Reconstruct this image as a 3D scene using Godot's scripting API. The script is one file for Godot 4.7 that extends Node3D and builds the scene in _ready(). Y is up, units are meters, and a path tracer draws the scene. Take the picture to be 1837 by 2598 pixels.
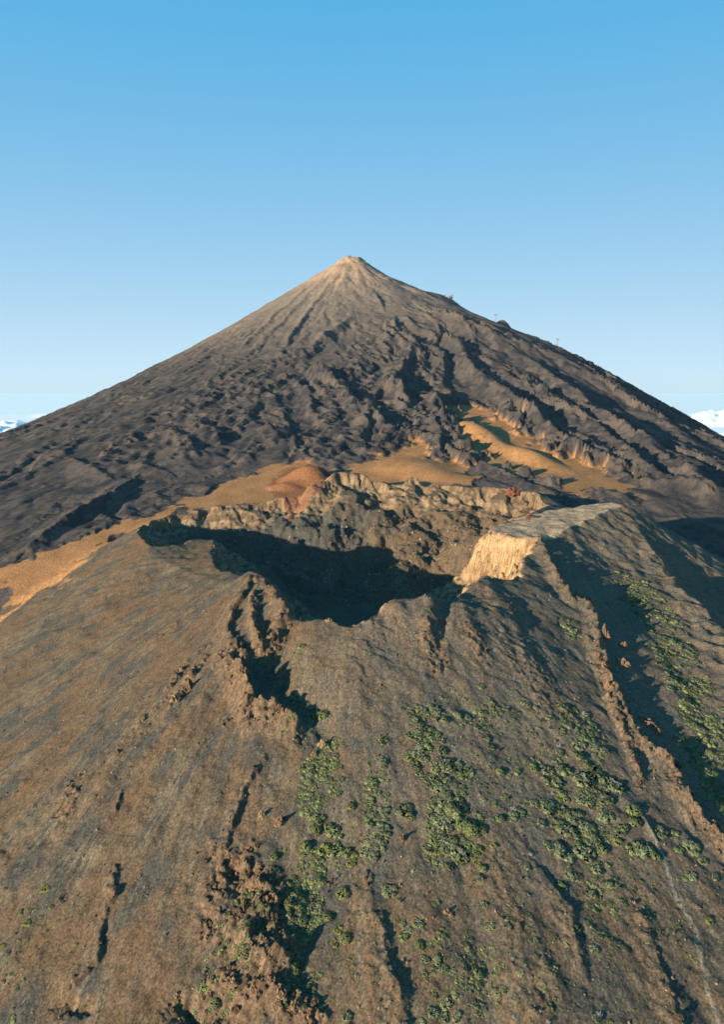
extends Node3D
# Volcanic summit cone seen across the crater of its lower neighbour, low evening sun from behind left.

# ---- crater rim: x, z, height -------------------------------------------------
const RIM := [
	[-294, -968, 1], [-254, -894, 0], [-223, -901, 0], [-205, -919, 4], [-184, -923, 2], [-180, -876, -4],
	[-161, -817, -8], [-132, -776, -4], [-108, -755, 4], [-87, -707, 0], [-71, -667, -2], [-63, -636, -6],
	[-29, -626, -4], [-19, -612, -6], [-4, -608, -6], [7, -617, 0], [29, -636, 10], [46, -640, 10],
	[58, -643, 12], [75, -650, 6], [91, -671, 6], [112, -703, 10], [123, -716, 10], [143, -718, 6],
	[157, -725, 4], [168, -776, 12], [200, -834, 20], [174, -856, 20], [153, -898, 20], [217, -985, 16],
	[237, -1050, 13], [285, -1130, 11], [271, -1190, 23], [210, -1225, 25], [131, -1235, 27], [105, -1235, 24],
	[87, -1245, 39], [58, -1235, 28], [28, -1240, 32], [-9, -1250, 45], [-38, -1250, 47], [-67, -1230, 33],
	[-117, -1222, 9], [-182, -1212, 1], [-224, -1205, -1], [-259, -1200, -6], [-291, -1185, -12], [-325, -1150, -17]]
const PLATEAU := [[153, -898], [200, -834], [257, -897], [299, -937], [344, -978], [330, -1010], [253, -1000], [215, -975]]
# the outer foot of the rim, where the flanks begin to fall away
const SHOULDER := [[-294, -968], [-254, -890], [-195, -825], [-135, -745], [-90, -670], [-45, -620], [0, -606], [48, -612], [98, -636], [145, -672], [188, -735], [228, -800],
	[300, -905], [352, -985], [345, -1060], [310, -1150], [271, -1195], [210, -1228], [131, -1238], [58, -1240], [-38, -1252], [-66, -1232], [-117, -1224], [-180, -1214], [-225, -1207], [-290, -1187], [-326, -1150]]
const PEAK := Vector3(-40, 676, -3180)
const FRONT_PROFILE := [[0, 680], [40, 672], [80, 645], [350, 490], [716, 325], [1100, 190], [1480, 90], [1800, 22], [2200, -52], [2450, -150], [2700, -290], [3600, -700], [9000, -2400]]
const SIDE_PROFILE := [[0, 680], [40, 672], [80, 645], [350, 484], [716, 280], [1100, 85], [1480, -105], [2000, -330], [2700, -560], [3600, -860], [9000, -2600]]

const NEAR_STEP := 1.0
const NEAR_RIDGES := [
	{"p": [[-113.0, -744.1, 3], [-114.6, -709.1, 5], [-121.4, -688.6, 6], [-119.5, -659.1, 6], [-111.4, -623.1, 6], [-106.1, -594.4, 8], [-97.2, -574.3, 12], [-87.0, -557.0, 15], [-82.8, -544.0, 15], [-72.5, -527.5, 14], [-56.4, -528.6, 11], [-48.5, -517.4, 9], [-46.0, -509.4, 3]], "wl": 18, "wr": 4, "e": 1.2, "rock": 0.55},
	{"p": [[-104.7, -736.4, 3], [-103.5, -677.2, 8], [-96.6, -639.3, 9], [-86.6, -607.7, 9], [-81.4, -600.6, 4]], "wl": 4, "wr": 8, "e": 1.1, "rock": 0.9},
	{"p": [[-98.9, -729.2, 3], [-84.1, -688.6, 5], [-69.7, -654.6, 7], [-71.8, -631.4, 8], [-73.7, -608.5, 3]], "wl": 9, "wr": 9, "e": 1.1, "rock": 0.9},
	{"p": [[-109.0, -632.1, 3], [-102.1, -609.5, 6], [-96.8, -593.8, 3]], "wl": 4, "wr": 4, "e": 1.1, "rock": 0.8},
	{"p": [[-61.7, -621.9, -5], [-69.2, -599.4, -9], [-76.4, -581.6, -12], [-59.1, -551.9, -10], [-36.8, -526.2, -6], [-25.2, -487.3, -1]], "wl": 22, "wr": 30, "e": 1.4, "rock": 0},
	{"p": [[28.2, -629.5, 1], [10.6, -603.8, 1.5], [-7.6, -570.8, 1.5], [-24.0, -536.6, 0.5]], "wl": 24, "wr": 34, "e": 1.3, "rock": 0.2},
	{"p": [[57.7, -637.6, 3], [57.0, -605.6, 5], [57.9, -572.3, 3]], "wl": 14, "wr": 14, "e": 1.0, "rock": 0.5},
	{"p": [[74.9, -650.8, -3], [66.2, -603.5, -5], [58.7, -569.7, -2]], "wl": 8, "wr": 8, "e": 1.0, "rock": 0.3},
	{"p": [[120.4, -699.4, 2], [126.1, -647.8, 3.5], [132.3, -588.7, 3], [138.9, -551.6, 1]], "wl": 26, "wr": 26, "e": 1.3, "rock": 0.3},
	{"p": [[89.5, -656.5, 2], [89.7, -613.4, 3], [96.2, -579.0, 2]], "wl": 12, "wr": 12, "e": 1.2, "rock": 0.45},
	{"p": [[201.3, -833.8, 4], [200.1, -745.6, 9], [203.1, -704.4, 10], [220.9, -688.3, 9], [208.3, -625.3, 9], [206.0, -595.7, 8.5], [204.2, -559.7, 8], [209.0, -528.1, 8], [224.7, -514.5, 8], [226.1, -485.9, 8], [229.1, -468.8, 8], [236.7, -452.6, 8]], "wl": 14, "wr": 3, "e": 1.1, "rock": 0.6},
	{"p": [[218.3, -868.5, -4], [238.2, -771.9, -3], [248.9, -689.6, -2], [243.9, -614.9, -2], [247.6, -555.1, -2], [254.5, -506.0, -1]], "wl": 18, "wr": 24, "e": 1.5, "rock": 0},
	{"p": [[197.6, -563.8, 3], [197.0, -518.8, 4], [196.9, -490.9, 2]], "wl": 7, "wr": 5, "e": 1.0, "rock": 0.6},
	{"p": [[102.5, -437.9, 0.5], [106.1, -421.2, 1], [112.4, -408.0, 1.8], [116.4, -401.1, 2.4], [121.1, -397.5, 2.4], [120.5, -385.2, 2.4], [122.3, -374.9, 2], [122.9, -361.2, 1]], "wl": 12, "wr": 2.5, "e": 1.1, "rock": 0.3},
	{"p": [[168.5, -402.4, 0.8], [166.1, -387.9, 1.6], [164.6, -376.4, 1.8], [167.7, -365.6, 1.8], [167.7, -352.1, 1.8], [166.7, -342.4, 1.4]], "wl": 14, "wr": 2.5, "e": 1.1, "rock": 0.3},
	{"p": [[185.0, -468.9, 1.5], [188.7, -455.2, 2.2], [191.6, -440.1, 1]], "wl": 6, "wr": 2, "e": 1.0, "rock": 0.1},
	{"p": [[5.9, -399.7, 1.2], [5.7, -387.2, 2.6], [9.1, -375.2, 2.8], [14.2, -364.4, 3], [18.7, -349.9, 3], [22.7, -333.9, 3]], "wl": 18, "wr": 7, "e": 1.1, "rock": 0.35},
	{"p": [[82.4, -409.7, 0.6], [84.5, -384.1, 1.5], [90.6, -357.9, 2.5], [95.5, -336.8, 2.5]], "wl": 30, "wr": 24, "e": 1.3, "rock": 0.25},
	{"p": [[61.5, -412.8, -0.5], [63.2, -385.3, -1.5], [65.2, -363.8, -2], [63.8, -338.0, -2]], "wl": 22, "wr": 22, "e": 1.4, "rock": 0},
	{"p": [[-68.9, -495.9, 1], [-71.6, -482.8, 2.4], [-80.0, -470.2, 3.6], [-83.8, -447.5, 4.2], [-84.8, -435.2, 2.5]], "wl": 9, "wr": 2.5, "e": 1.1, "rock": 0.3},
	{"p": [[-93.8, -431.4, 3], [-86.0, -424.8, 6], [-70.5, -417.7, 3]], "wl": 5, "wr": 10, "e": 1.0, "rock": 0.9},
	{"p": [[-83.3, -425.5, -5], [-76.8, -419.0, -9], [-67.7, -412.2, -4]], "wl": 14, "wr": 14, "e": 1.2, "rock": 0.6},
	{"p": [[-67.8, -413.2, 4], [-57.0, -391.5, 8], [-52.7, -376.5, 10], [-50.6, -359.3, 7]], "wl": 24, "wr": 20, "e": 0.9, "rock": 1.0},
	{"p": [[-91.4, -408.9, 3], [-82.2, -387.4, 4], [-72.6, -375.3, 3]], "wl": 16, "wr": 16, "e": 1.0, "rock": 0.8},
	{"p": [[-61.3, -363.8, 7], [-50.5, -358.3, 9], [-40.5, -365.5, 6]], "wl": 7, "wr": 16, "e": 1.0, "rock": 1.0},
	{"p": [[-79.5, -357.9, 5], [-69.8, -357.3, 6], [-63.2, -353.3, 3]], "wl": 10, "wr": 8, "e": 1.0, "rock": 0.9},
	{"p": [[-97.8, -352.0, -5], [-85.3, -348.9, -9], [-72.1, -348.8, -4]], "wl": 12, "wr": 8, "e": 1.2, "rock": 0.5},
	{"p": [[-52.4, -353.2, 6], [-37.5, -344.9, 7], [-25.7, -341.5, 4]], "wl": 10, "wr": 8, "e": 1.0, "rock": 0.9},
	{"p": [[-56.5, -357.2, -4], [-50.3, -355.5, -6], [-44.5, -355.9, -3]], "wl": 8, "wr": 8, "e": 1.2, "rock": 0.2},
	{"p": [[-171.1, -494.9, 1], [-169.6, -479.4, 2.2], [-170.5, -470.1, 1]], "wl": 5, "wr": 2, "e": 1.0, "rock": 0.2},
	{"p": [[-154.9, -433.7, 1], [-151.1, -418.4, 3.6], [-155.0, -409.4, 3], [-153.3, -398.0, 3], [-151.3, -382.4, 3], [-154.7, -377.5, 2.5], [-161.1, -371.0, 2]], "wl": 9, "wr": 2.4, "e": 1.0, "rock": 0.35},
	{"p": [[-168.1, -363.1, -3], [-159.5, -362.8, -6], [-149.4, -358.6, -3]], "wl": 8, "wr": 6, "e": 1.2, "rock": 0.5},
	{"p": [[-135.6, -624.4, 2], [-141.4, -597.2, 4], [-148.6, -571.0, 2]], "wl": 8, "wr": 4, "e": 1.0, "rock": 0.9},
	{"p": [[-133.1, -642.1, 1.5], [-152.1, -628.0, 2.5], [-159.9, -595.0, 2]], "wl": 7, "wr": 4, "e": 1.0, "rock": 0.9},
	{"p": [[-89.3, -537.3, 2], [-95.7, -533.7, 3], [-102.4, -532.1, 1]], "wl": 8, "wr": 6, "e": 1.0, "rock": 0.8},
	{"p": [[-213.7, -523.5, 1], [-212.2, -505.6, 2], [-211.9, -491.5, 1]], "wl": 9, "wr": 7, "e": 1.0, "rock": 0.7},
	{"p": [[-142.8, -754.5, 0.6], [-169.1, -725.1, 1.6], [-204.8, -689.8, 1.6], [-232.7, -654.5, 0.6]], "wl": 7, "wr": 3, "e": 1.0, "rock": 0.45},
	{"p": [[-232.6, -741.2, 0.6], [-270.5, -715.8, 1.5], [-299.0, -673.4, 0.6]], "wl": 8, "wr": 4, "e": 1.0, "rock": 0.5},
	{"p": [[-146.9, -587.5, 0.6], [-171.7, -569.1, 1.6], [-186.4, -534.0, 0.6]], "wl": 8, "wr": 3, "e": 1.0, "rock": 0.5},
	{"p": [[-314.2, -911.7, 0.5], [-360.3, -898.4, 1.5], [-398.1, -868.3, 0.5]], "wl": 8, "wr": 3, "e": 1.0, "rock": 0.3},
	{"p": [[344, -978, 2], [342, -850, 18], [345, -770, 24], [347, -700, 26], [352, -600, 26], [360, -480, 22]], "wl": 78, "wr": 60, "e": 1.3, "rock": 0.0}]
const FAR_RIDGES := [
	{"p": [[294.9, -2734.9, 11.5], [322.4, -2585.5, 29.9], [461.2, -2442.0, 29.9], [597.9, -2446.4, 23.0], [703.3, -2288.5, 9.2]], "wl": 70, "wr": 26, "e": 1.2, "rock": 0},
	{"p": [[499.9, -2312.7, 11.5], [576.2, -2023.9, 27.6], [604.3, -1662.5, 29.9], [699.0, -1580.1, 13.8]], "wl": 60, "wr": 24, "e": 1.2, "rock": 0},
	{"p": [[327.8, -2104.8, 9.2], [391.6, -1820.8, 23.0], [443.6, -1575.6, 25.3], [439.0, -1416.5, 11.5]], "wl": 60, "wr": 22, "e": 1.2, "rock": 0},
	{"p": [[274.5, -2399.0, 9.2], [342.3, -2120.9, 20.7], [384.9, -1868.2, 20.7], [427.4, -1702.0, 9.2]], "wl": 50, "wr": 22, "e": 1.2, "rock": 0},
	{"p": [[500.4, -2003.8, 9.2], [539.6, -1742.3, 29.9], [548.8, -1454.7, 32.2], [597.9, -1324.5, 16.1]], "wl": 60, "wr": 26, "e": 1.2, "rock": 0},
	{"p": [[614.3, -1723.0, 11.5], [626.6, -1474.7, 32.2], [632.3, -1313.3, 23.0]], "wl": 60, "wr": 30, "e": 1.2, "rock": 0},
	{"p": [[716.3, -2379.3, 5.8], [759.1, -2103.3, 12.6], [798.7, -1894.4, 12.6], [828.1, -1737.5, 10.3]], "wl": 60, "wr": 40, "e": 1.2, "rock": 0},
	{"p": [[179.6, -1883.2, 11.5], [179.0, -1665.7, 23.0], [225.1, -1539.4, 25.3], [263.6, -1496.0, 23.0], [356.0, -1369.7, 18.4], [455.8, -1300.8, 6.9]], "wl": 34, "wr": 16, "e": 1.2, "rock": 0},
	{"p": [[162.3, -1593.1, 9.2], [200.0, -1483.0, 13.8], [266.0, -1409.7, 11.5], [329.9, -1295.4, 4.6]], "wl": 30, "wr": 14, "e": 1.2, "rock": 0},
	{"p": [[136.9, -2558.5, 6.9], [160.8, -2358.8, 20.7], [116.8, -2159.4, 20.7], [66.3, -1948.2, 9.2]], "wl": 50, "wr": 20, "e": 1.2, "rock": 0},
	{"p": [[213.9, -2508.8, 6.9], [245.3, -2257.4, 18.4], [211.3, -2101.3, 6.9]], "wl": 40, "wr": 18, "e": 1.2, "rock": 0},
	{"p": [[56.6, -2565.8, 6.9], [87.8, -2403.9, 16.1], [116.4, -2280.8, 6.9]], "wl": 40, "wr": 16, "e": 1.2, "rock": 0},
	{"p": [[-140.3, -2175.9, 6.9], [-92.3, -2083.8, 18.4], [-59.3, -1980.4, 6.9]], "wl": 44, "wr": 20, "e": 1.2, "rock": 0},
	{"p": [[34.0, -2058.3, 6.9], [101.4, -1969.3, 18.4], [111.4, -1844.9, 6.9]], "wl": 44, "wr": 20, "e": 1.2, "rock": 0},
	{"p": [[-35.0, -1907.7, 6.9], [38.2, -1696.7, 20.7], [85.3, -1643.1, 9.2]], "wl": 50, "wr": 20, "e": 1.2, "rock": 0},
	{"p": [[-259.9, -1769.4, 6.9], [-206.1, -1663.1, 16.1], [-157.5, -1561.3, 6.9]], "wl": 44, "wr": 20, "e": 1.2, "rock": 0},
	{"p": [[-382.6, -1757.5, 4.6], [-323.4, -1662.3, 13.8], [-286.7, -1564.2, 4.6]], "wl": 40, "wr": 18, "e": 1.2, "rock": 0},
	{"p": [[-127.7, -2941.0, 3.4], [-188.0, -2710.5, 9.2], [-230.8, -2488.8, 10.3], [-244.7, -2313.0, 4.6]], "wl": 26, "wr": 10, "e": 1.2, "rock": 0},
	{"p": [[-156.3, -3014.9, 2.3], [-252.5, -2739.3, 8.0], [-318.2, -2500.1, 4.6]], "wl": 26, "wr": 10, "e": 1.2, "rock": 0},
	{"p": [[-191.4, -3027.2, 2.3], [-302.9, -2770.0, 6.9], [-385.6, -2471.0, 4.6]], "wl": 26, "wr": 10, "e": 1.2, "rock": 0},
	{"p": [[43.6, -2899.6, 2.3], [58.4, -2812.6, 10.3], [78.3, -2718.3, 3.4]], "wl": 22, "wr": 8, "e": 1.2, "rock": 0},
	{"p": [[234.5, -2974.3, 3.4], [336.6, -3049.8, 19.5], [376.0, -3100.0, 3.4]], "wl": 70, "wr": 60, "e": 1.2, "rock": 0},
	{"p": [[-419.0, -1379.6, 6.9], [-430.8, -1265.5, 16.1], [-454.4, -1165.0, 16.1], [-478.1, -1056.1, 6.9]], "wl": 40, "wr": 20, "e": 1.2, "rock": 0},
	{"p": [[-44.4, -2629.8, 5.8], [-81.9, -2527.3, 11.5], [-118.3, -2466.0, 11.5], [-150.5, -2342.8, 11.5], [-220.7, -2312.5, 11.5], [-281.1, -2326.7, 5.8]], "wl": 46, "wr": 15, "e": 1.2, "rock": 0},
	{"p": [[-128.2, -2495.2, 8.0], [-77.9, -2396.1, 8.0]], "wl": 46, "wr": 15, "e": 1.2, "rock": 0},
	{"p": [[63.2, -2362.0, 10.3], [82.2, -2490.6, 20.7], [111.2, -2435.3, 20.7], [142.0, -2316.4, 20.7], [164.2, -2304.8, 20.7], [197.9, -2276.2, 10.3]], "wl": 46, "wr": 15, "e": 1.2, "rock": 0},
	{"p": [[152.6, -2629.5, 8.0], [179.7, -2539.3, 8.0]], "wl": 46, "wr": 15, "e": 1.2, "rock": 0},
	{"p": [[112.3, -2637.7, 5.8], [120.2, -2576.1, 5.8]], "wl": 46, "wr": 15, "e": 1.2, "rock": 0},
	{"p": [[-126.7, -2181.9, 10.3], [-108.5, -2091.0, 20.7], [-85.5, -2032.1, 10.3]], "wl": 46, "wr": 15, "e": 1.2, "rock": 0},
	{"p": [[-70.2, -2149.1, 8.0], [-16.7, -2136.8, 8.0]], "wl": 46, "wr": 15, "e": 1.2, "rock": 0},
	{"p": [[83.4, -2101.4, 11.5], [97.5, -1986.6, 23.0], [109.6, -1852.0, 11.5]], "wl": 46, "wr": 15, "e": 1.2, "rock": 0},
	{"p": [[-47.4, -2018.0, 9.2], [-32.7, -1900.1, 18.4], [-20.1, -1867.5, 9.2]], "wl": 46, "wr": 15, "e": 1.2, "rock": 0},
	{"p": [[15.6, -1847.3, 10.3], [41.5, -1706.5, 10.3]], "wl": 46, "wr": 15, "e": 1.2, "rock": 0},
	{"p": [[3.5, -1705.5, 8.0], [39.6, -1625.8, 8.0]], "wl": 46, "wr": 15, "e": 1.2, "rock": 0},
	{"p": [[-172.1, -1664.9, 8.0], [-142.5, -1570.5, 8.0]], "wl": 46, "wr": 15, "e": 1.2, "rock": 0},
	{"p": [[-339.6, -1901.3, 5.8], [-301.6, -1928.0, 5.8]], "wl": 46, "wr": 15, "e": 1.2, "rock": 0},
	{"p": [[-356.7, -1707.2, 6.9], [-331.3, -1631.9, 6.9]], "wl": 46, "wr": 15, "e": 1.2, "rock": 0},
	{"p": [[317.2, -2630.4, 12.6], [410.0, -2648.4, 25.3], [487.0, -2518.4, 12.6]], "wl": 46, "wr": 15, "e": 1.2, "rock": 0},
	{"p": [[236.6, -2471.3, 10.3], [277.4, -2412.5, 20.7], [306.5, -2343.9, 10.3]], "wl": 46, "wr": 15, "e": 1.2, "rock": 0},
	{"p": [[297.0, -2390.3, 10.3], [303.1, -2204.8, 20.7], [331.2, -2031.9, 10.3]], "wl": 46, "wr": 15, "e": 1.2, "rock": 0},
	{"p": [[162.1, -2663.5, 8.0], [248.0, -2683.0, 8.0]], "wl": 46, "wr": 15, "e": 1.2, "rock": 0},
	{"p": [[185.1, -1908.0, 9.2], [195.4, -1773.1, 18.4], [211.7, -1676.9, 9.2]], "wl": 46, "wr": 15, "e": 1.2, "rock": 0},
	{"p": [[190.4, -1586.6, 6.9], [197.3, -1554.7, 13.8], [228.4, -1492.3, 6.9]], "wl": 46, "wr": 15, "e": 1.2, "rock": 0},
	{"p": [[-585.5, -1644.0, 4.0], [-528.1, -1653.6, 8.0], [-515.1, -1805.8, 4.0]], "wl": 46, "wr": 15, "e": 1.2, "rock": 0},
	{"p": [[476.2, -1659.6, 10.3], [498.9, -1512.9, 20.7], [531.6, -1402.9, 10.3]], "wl": 46, "wr": 15, "e": 1.2, "rock": 0},
	{"p": [[402.5, -2180.9, 9.2], [483.1, -2029.9, 18.4], [507.2, -1811.1, 9.2]], "wl": 46, "wr": 15, "e": 1.2, "rock": 0},
	{"p": [[46.3, -1630.9, 5.8], [88.8, -1616.4, 11.5], [113.8, -1633.7, 5.8]], "wl": 46, "wr": 15, "e": 1.2, "rock": 0},
	{"p": [[-297.1, -2034.6, 5.8], [-228.0, -1944.0, 11.5], [-184.6, -1844.0, 5.8]], "wl": 46, "wr": 15, "e": 1.2, "rock": 0},
	{"p": [[-210.4, -2117.2, 6.9], [-140.7, -1992.4, 13.8], [-118.2, -1816.4, 6.9]], "wl": 46, "wr": 15, "e": 1.2, "rock": 0},
	{"p": [[-469.6, -1736.5, 5.2], [-371.1, -1613.5, 10.3], [-329.8, -1506.6, 5.2]], "wl": 46, "wr": 15, "e": 1.2, "rock": 0},
	{"p": [[-499.0, -1504.5, 5.2], [-422.5, -1453.7, 10.3], [-371.0, -1417.2, 5.2]], "wl": 46, "wr": 15, "e": 1.2, "rock": 0},
	{"p": [[-661.4, -1622.4, 4.6], [-551.8, -1503.0, 9.2], [-477.6, -1410.4, 4.6]], "wl": 46, "wr": 15, "e": 1.2, "rock": 0},
	{"p": [[778.7, -2054.6, 5.8], [786.1, -1836.9, 11.5], [789.6, -1653.2, 6.9]], "wl": 46, "wr": 26, "e": 1.2, "rock": 0},
	{"p": [[608.4, -1369.6, 9.2], [620.9, -1286.8, 9.2]], "wl": 46, "wr": 15, "e": 1.2, "rock": 0}]
const MOUNDS := [[243, -1671, 60, 120, -35, 26], [332, -1530, 50, 120, -38, 16], [100, -1431, 95, 80, 0, 11], [154, -1387, 60, 40, 0, 4], [-97, -1360, 62, 44, 0, 26], [-134, -1321, 40, 26, 0, 8], [565, -3100, 45, 60, 0, 24], [-94, -3057, 60, 60, 0, 14]]
const PAINT := [
	{"m": "tan", "v": 1.0, "edge": 44, "p": [[205, -1813], [237, -1904], [298, -1904], [344, -1788], [382, -1675], [405, -1570], [462, -1510], [507, -1429], [470, -1332], [383, -1318], [305, -1397], [240, -1487], [213, -1585]]},
	{"m": "tan", "v": 1.0, "edge": 20, "p": [[368, -1860], [380, -1842], [375, -1785], [359, -1784]]},
	{"m": "tan", "v": 1.0, "edge": 36, "p": [[-56, -1417], [-10, -1465], [67, -1543], [113, -1622], [150, -1564], [154, -1502], [204, -1449], [206, -1369], [123, -1233], [28, -1237], [-38, -1246]]},
	{"m": "tan", "v": 1.0, "edge": 26, "p": [[-305, -1227], [-289, -1272], [-237, -1369], [-181, -1450], [-149, -1467], [-96, -1459], [-54, -1230], [-56, -1228], [-119, -1160], [-168, -1118], [-224, -1037]]},
	{"m": "tan", "v": 1.0, "edge": 22, "p": [[-500, -1018], [-442, -1061], [-393, -1147], [-336, -1193], [-302, -1230], [-246, -1001], [-273, -955], [-376, -1114], [-364, -908], [-422, -923], [-435, -877]]},
	{"m": "tan", "v": 0.85, "edge": 6, "p": [[503, -3100], [601, -3100], [736, -3100], [790, -3100], [701, -3100], [566, -3100]]},
	{"m": "rust", "v": 0.6, "edge": 8, "p": [[-169, -1345], [-145, -1427], [-96, -1459], [-62, -1421], [-66, -1213], [-112, -1165]]},
	{"m": "rust", "v": 0.8, "edge": 6, "p": [[-286, -931], [-270, -965], [-258, -977], [-271, -958], [-276, -915]]}]
const PATHS := [
	{"p": [[188.7, -455.2, 0.9], [191.6, -440.1, 0.9], [190.6, -424.3, 0.9], [190.6, -409.7, 0.9], [195.5, -395.6, 0.9], [192.7, -381.9, 0.9], [190.7, -370.8, 0.9], [188.7, -360.3, 0.9], [188.7, -347.8, 0.9]], "wl": 1.7, "wr": 1.7, "e": 1.0, "rock": 0.0, "pale": true},
	{"p": [[-3.2, -423.6, 0.25], [7.9, -430.0, 0.25], [17.1, -455.5, 0.25], [33.3, -484.7, 0.25], [60.8, -513.9, 0.25]], "wl": 1.1, "wr": 1.1, "e": 1.0, "rock": 0.0, "pale": true},
	{"p": [[147.7, -655.1, 0.3], [133.7, -577.2, 0.3], [131.8, -542.6, 0.3], [140.3, -520.0, 0.3]], "wl": 1.1, "wr": 1.1, "e": 1.0, "rock": 0.0, "pale": true}]
const ROUND_SHRUBS := [[70, -479, 15.2], [163, -492, 15.6], [52, -463, 13.0], [124, -459, 12.9], [28, -448, 12.7], [161, -458, 12.4], [-16, -424, 11.0], [53, -427, 11.1], [61, -453, 11.6], [131, -460, 11.2], [150, -468, 10.8], [166, -447, 10.4], [205, -443, 10.3], [70, -436, 10.1], [-19, -436, 10.1], [69, -438, 10.2], [167, -487, 10.5], [182, -465, 10.1], [180, -457, 10.0], [172, -438, 9.6], [64, -439, 9.6], [58, -448, 9.8], [-11, -398, 8.3], [142, -488, 9.3], [186, -436, 8.5], [-27, -443, 8.6], [-36, -361, 7.2], [-86, -358, 7.2], [-29, -527, 9.9], [136, -469, 8.4], [-29, -437, 7.9], [-10, -421, 7.7], [-35, -426, 7.7], [49, -349, 6.6], [120, -409, 7.5], [-40, -526, 9.2], [119, -488, 8.1], [152, -435, 7.3], [170, -451, 7.6], [-32, -444, 7.4], [-9, -374, 6.4], [-82, -355, 6.2], [-35, -531, 8.7], [206, -455, 7.0], [76, -437, 6.8], [73, -516, 7.8], [185, -654, 9.6], [-15, -432, 6.7], [-37, -448, 6.9], [-66, -429, 6.7], [4, -441, 6.8], [45, -429, 6.7], [57, -430, 6.7], [-19, -386, 6.1], [23, -375, 6.0], [32, -371, 5.9], [31, -337, 5.5], [123, -385, 6.1], [63, -359, 5.8], [-78, -351, 5.7], [15, -496, 7.5], [266, -539, 8.0], [38, -503, 7.4], [48, -503, 7.1], [251, -491, 7.1], [258, -550, 7.8], [250, -504, 7.1], [86, -529, 7.3], [95, -481, 6.7], [101, -479, 6.7], [89, -446, 6.3], [155, -501, 7.0], [-49, -427, 6.1], [-54, -422, 6.0], [43, -393, 5.7], [202, -425, 6.1], [150, -413, 5.9], [72, -350, 5.2], [137, -397, 5.7], [-191, -361, 5.4], [-50, -600, 8.1], [-82, -595, 8.1], [-31, -391, 5.6], [268, -553, 7.4], [5, -438, 6.0], [144, -446, 6.1], [151, -437, 5.9], [32, -485, 6.4], [60, -446, 5.9], [-26, -406, 5.5], [107, -482, 6.1], [87, -456, 5.8], [76, -446, 5.7], [60, -516, 6.5], [159, -496, 6.3], [-7, -450, 5.8], [73, -413, 5.4], [78, -436, 5.6]]
const TWIGGY_SHRUBS := [[179, -439, 16.5], [56, -482, 15.3], [145, -448, 14.4], [139, -455, 14.1], [60, -421, 13.1], [131, -445, 13.2], [152, -483, 13.5], [175, -484, 13.6], [164, -470, 13.2], [123, -431, 12.3], [140, -432, 12.3], [213, -446, 12.7], [52, -440, 12.5], [58, -447, 12.6], [51, -428, 12.2], [129, -428, 11.1], [196, -454, 11.1], [218, -440, 10.8], [64, -441, 10.8], [16, -398, 9.9], [137, -490, 11.2], [148, -440, 10.2], [54, -442, 10.2], [65, -483, 10.4], [52, -456, 9.9], [129, -487, 9.3], [134, -480, 9.2], [167, -479, 9.2], [118, -432, 8.4], [158, -512, 9.7], [137, -407, 8.0], [69, -407, 8.0], [44, -525, 9.9], [3, -426, 7.7], [26, -379, 7.0], [44, -345, 6.5], [37, -341, 6.4], [42, -340, 6.4], [206, -426, 7.8], [41, -491, 8.6], [98, -450, 7.5], [55, -519, 8.5], [70, -523, 8.5], [154, -528, 8.6], [169, -513, 8.4], [2, -421, 7.1], [7, -418, 7.1], [50, -431, 7.2], [47, -454, 7.6], [23, -381, 6.5], [32, -381, 6.5], [41, -364, 6.3], [44, -360, 6.3], [38, -359, 6.2], [49, -339, 6.0], [126, -416, 7.1], [73, -382, 6.6], [145, -422, 7.1], [70, -393, 6.7], [58, -444, 7.3], [39, -493, 7.9], [56, -457, 7.2], [95, -462, 7.1], [114, -461, 7.1], [78, -523, 7.9], [125, -542, 8.1], [154, -544, 8.2], [191, -651, 9.6], [176, -511, 7.8], [90, -506, 7.7], [32, -443, 6.8], [-7, -339, 5.5], [35, -365, 5.8], [222, -428, 6.7], [130, -375, 6.0], [75, -353, 5.7], [121, -342, 5.6], [-52, -549, 8.2], [54, -525, 7.9], [289, -569, 8.5], [258, -498, 7.5], [268, -557, 8.3], [49, -448, 6.7], [268, -560, 8.2], [262, -527, 7.8], [51, -501, 7.3], [36, -488, 7.1], [43, -485, 7.0], [255, -521, 7.5], [57, -470, 6.8], [290, -571, 8.1], [258, -532, 7.4], [104, -453, 6.4], [171, -544, 7.5], [141, -504, 7.0], [9, -426, 6.1], [49, -359, 5.3], [33, -358, 5.3], [57, -352, 5.2], [129, -415, 6.0], [154, -412, 5.9], [83, -380, 5.5], [101, -417, 6.0], [38, -516, 7.1], [241, -490, 6.9], [67, -422, 6.0], [-29, -393, 5.7], [254, -517, 7.2], [-39, -405, 5.8], [267, -548, 7.5], [-29, -377, 5.4], [-32, -395, 5.6], [296, -585, 7.9], [49, -468, 6.4], [-33, -375, 5.3], [-33, -385, 5.4], [259, -602, 8.0], [283, -609, 8.1], [279, -573, 7.7], [238, -492, 6.7], [138, -459, 6.3], [40, -425, 5.8], [245, -492, 6.6], [256, -537, 7.1], [12, -448, 6.0], [281, -614, 8.0], [15, -446, 6.0], [7, -444, 5.9], [-36, -388, 5.3], [150, -468, 6.2], [-40, -391, 5.3], [239, -490, 6.5], [54, -505, 6.5], [263, -614, 7.9], [49, -477, 6.2], [51, -423, 5.6], [53, -457, 6.0], [116, -447, 5.9], [-27, -419, 5.5], [-27, -391, 5.2], [-30, -392, 5.2], [50, -476, 6.1], [12, -432, 5.6], [92, -553, 6.9], [109, -536, 6.7], [91, -500, 6.3]]
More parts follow.
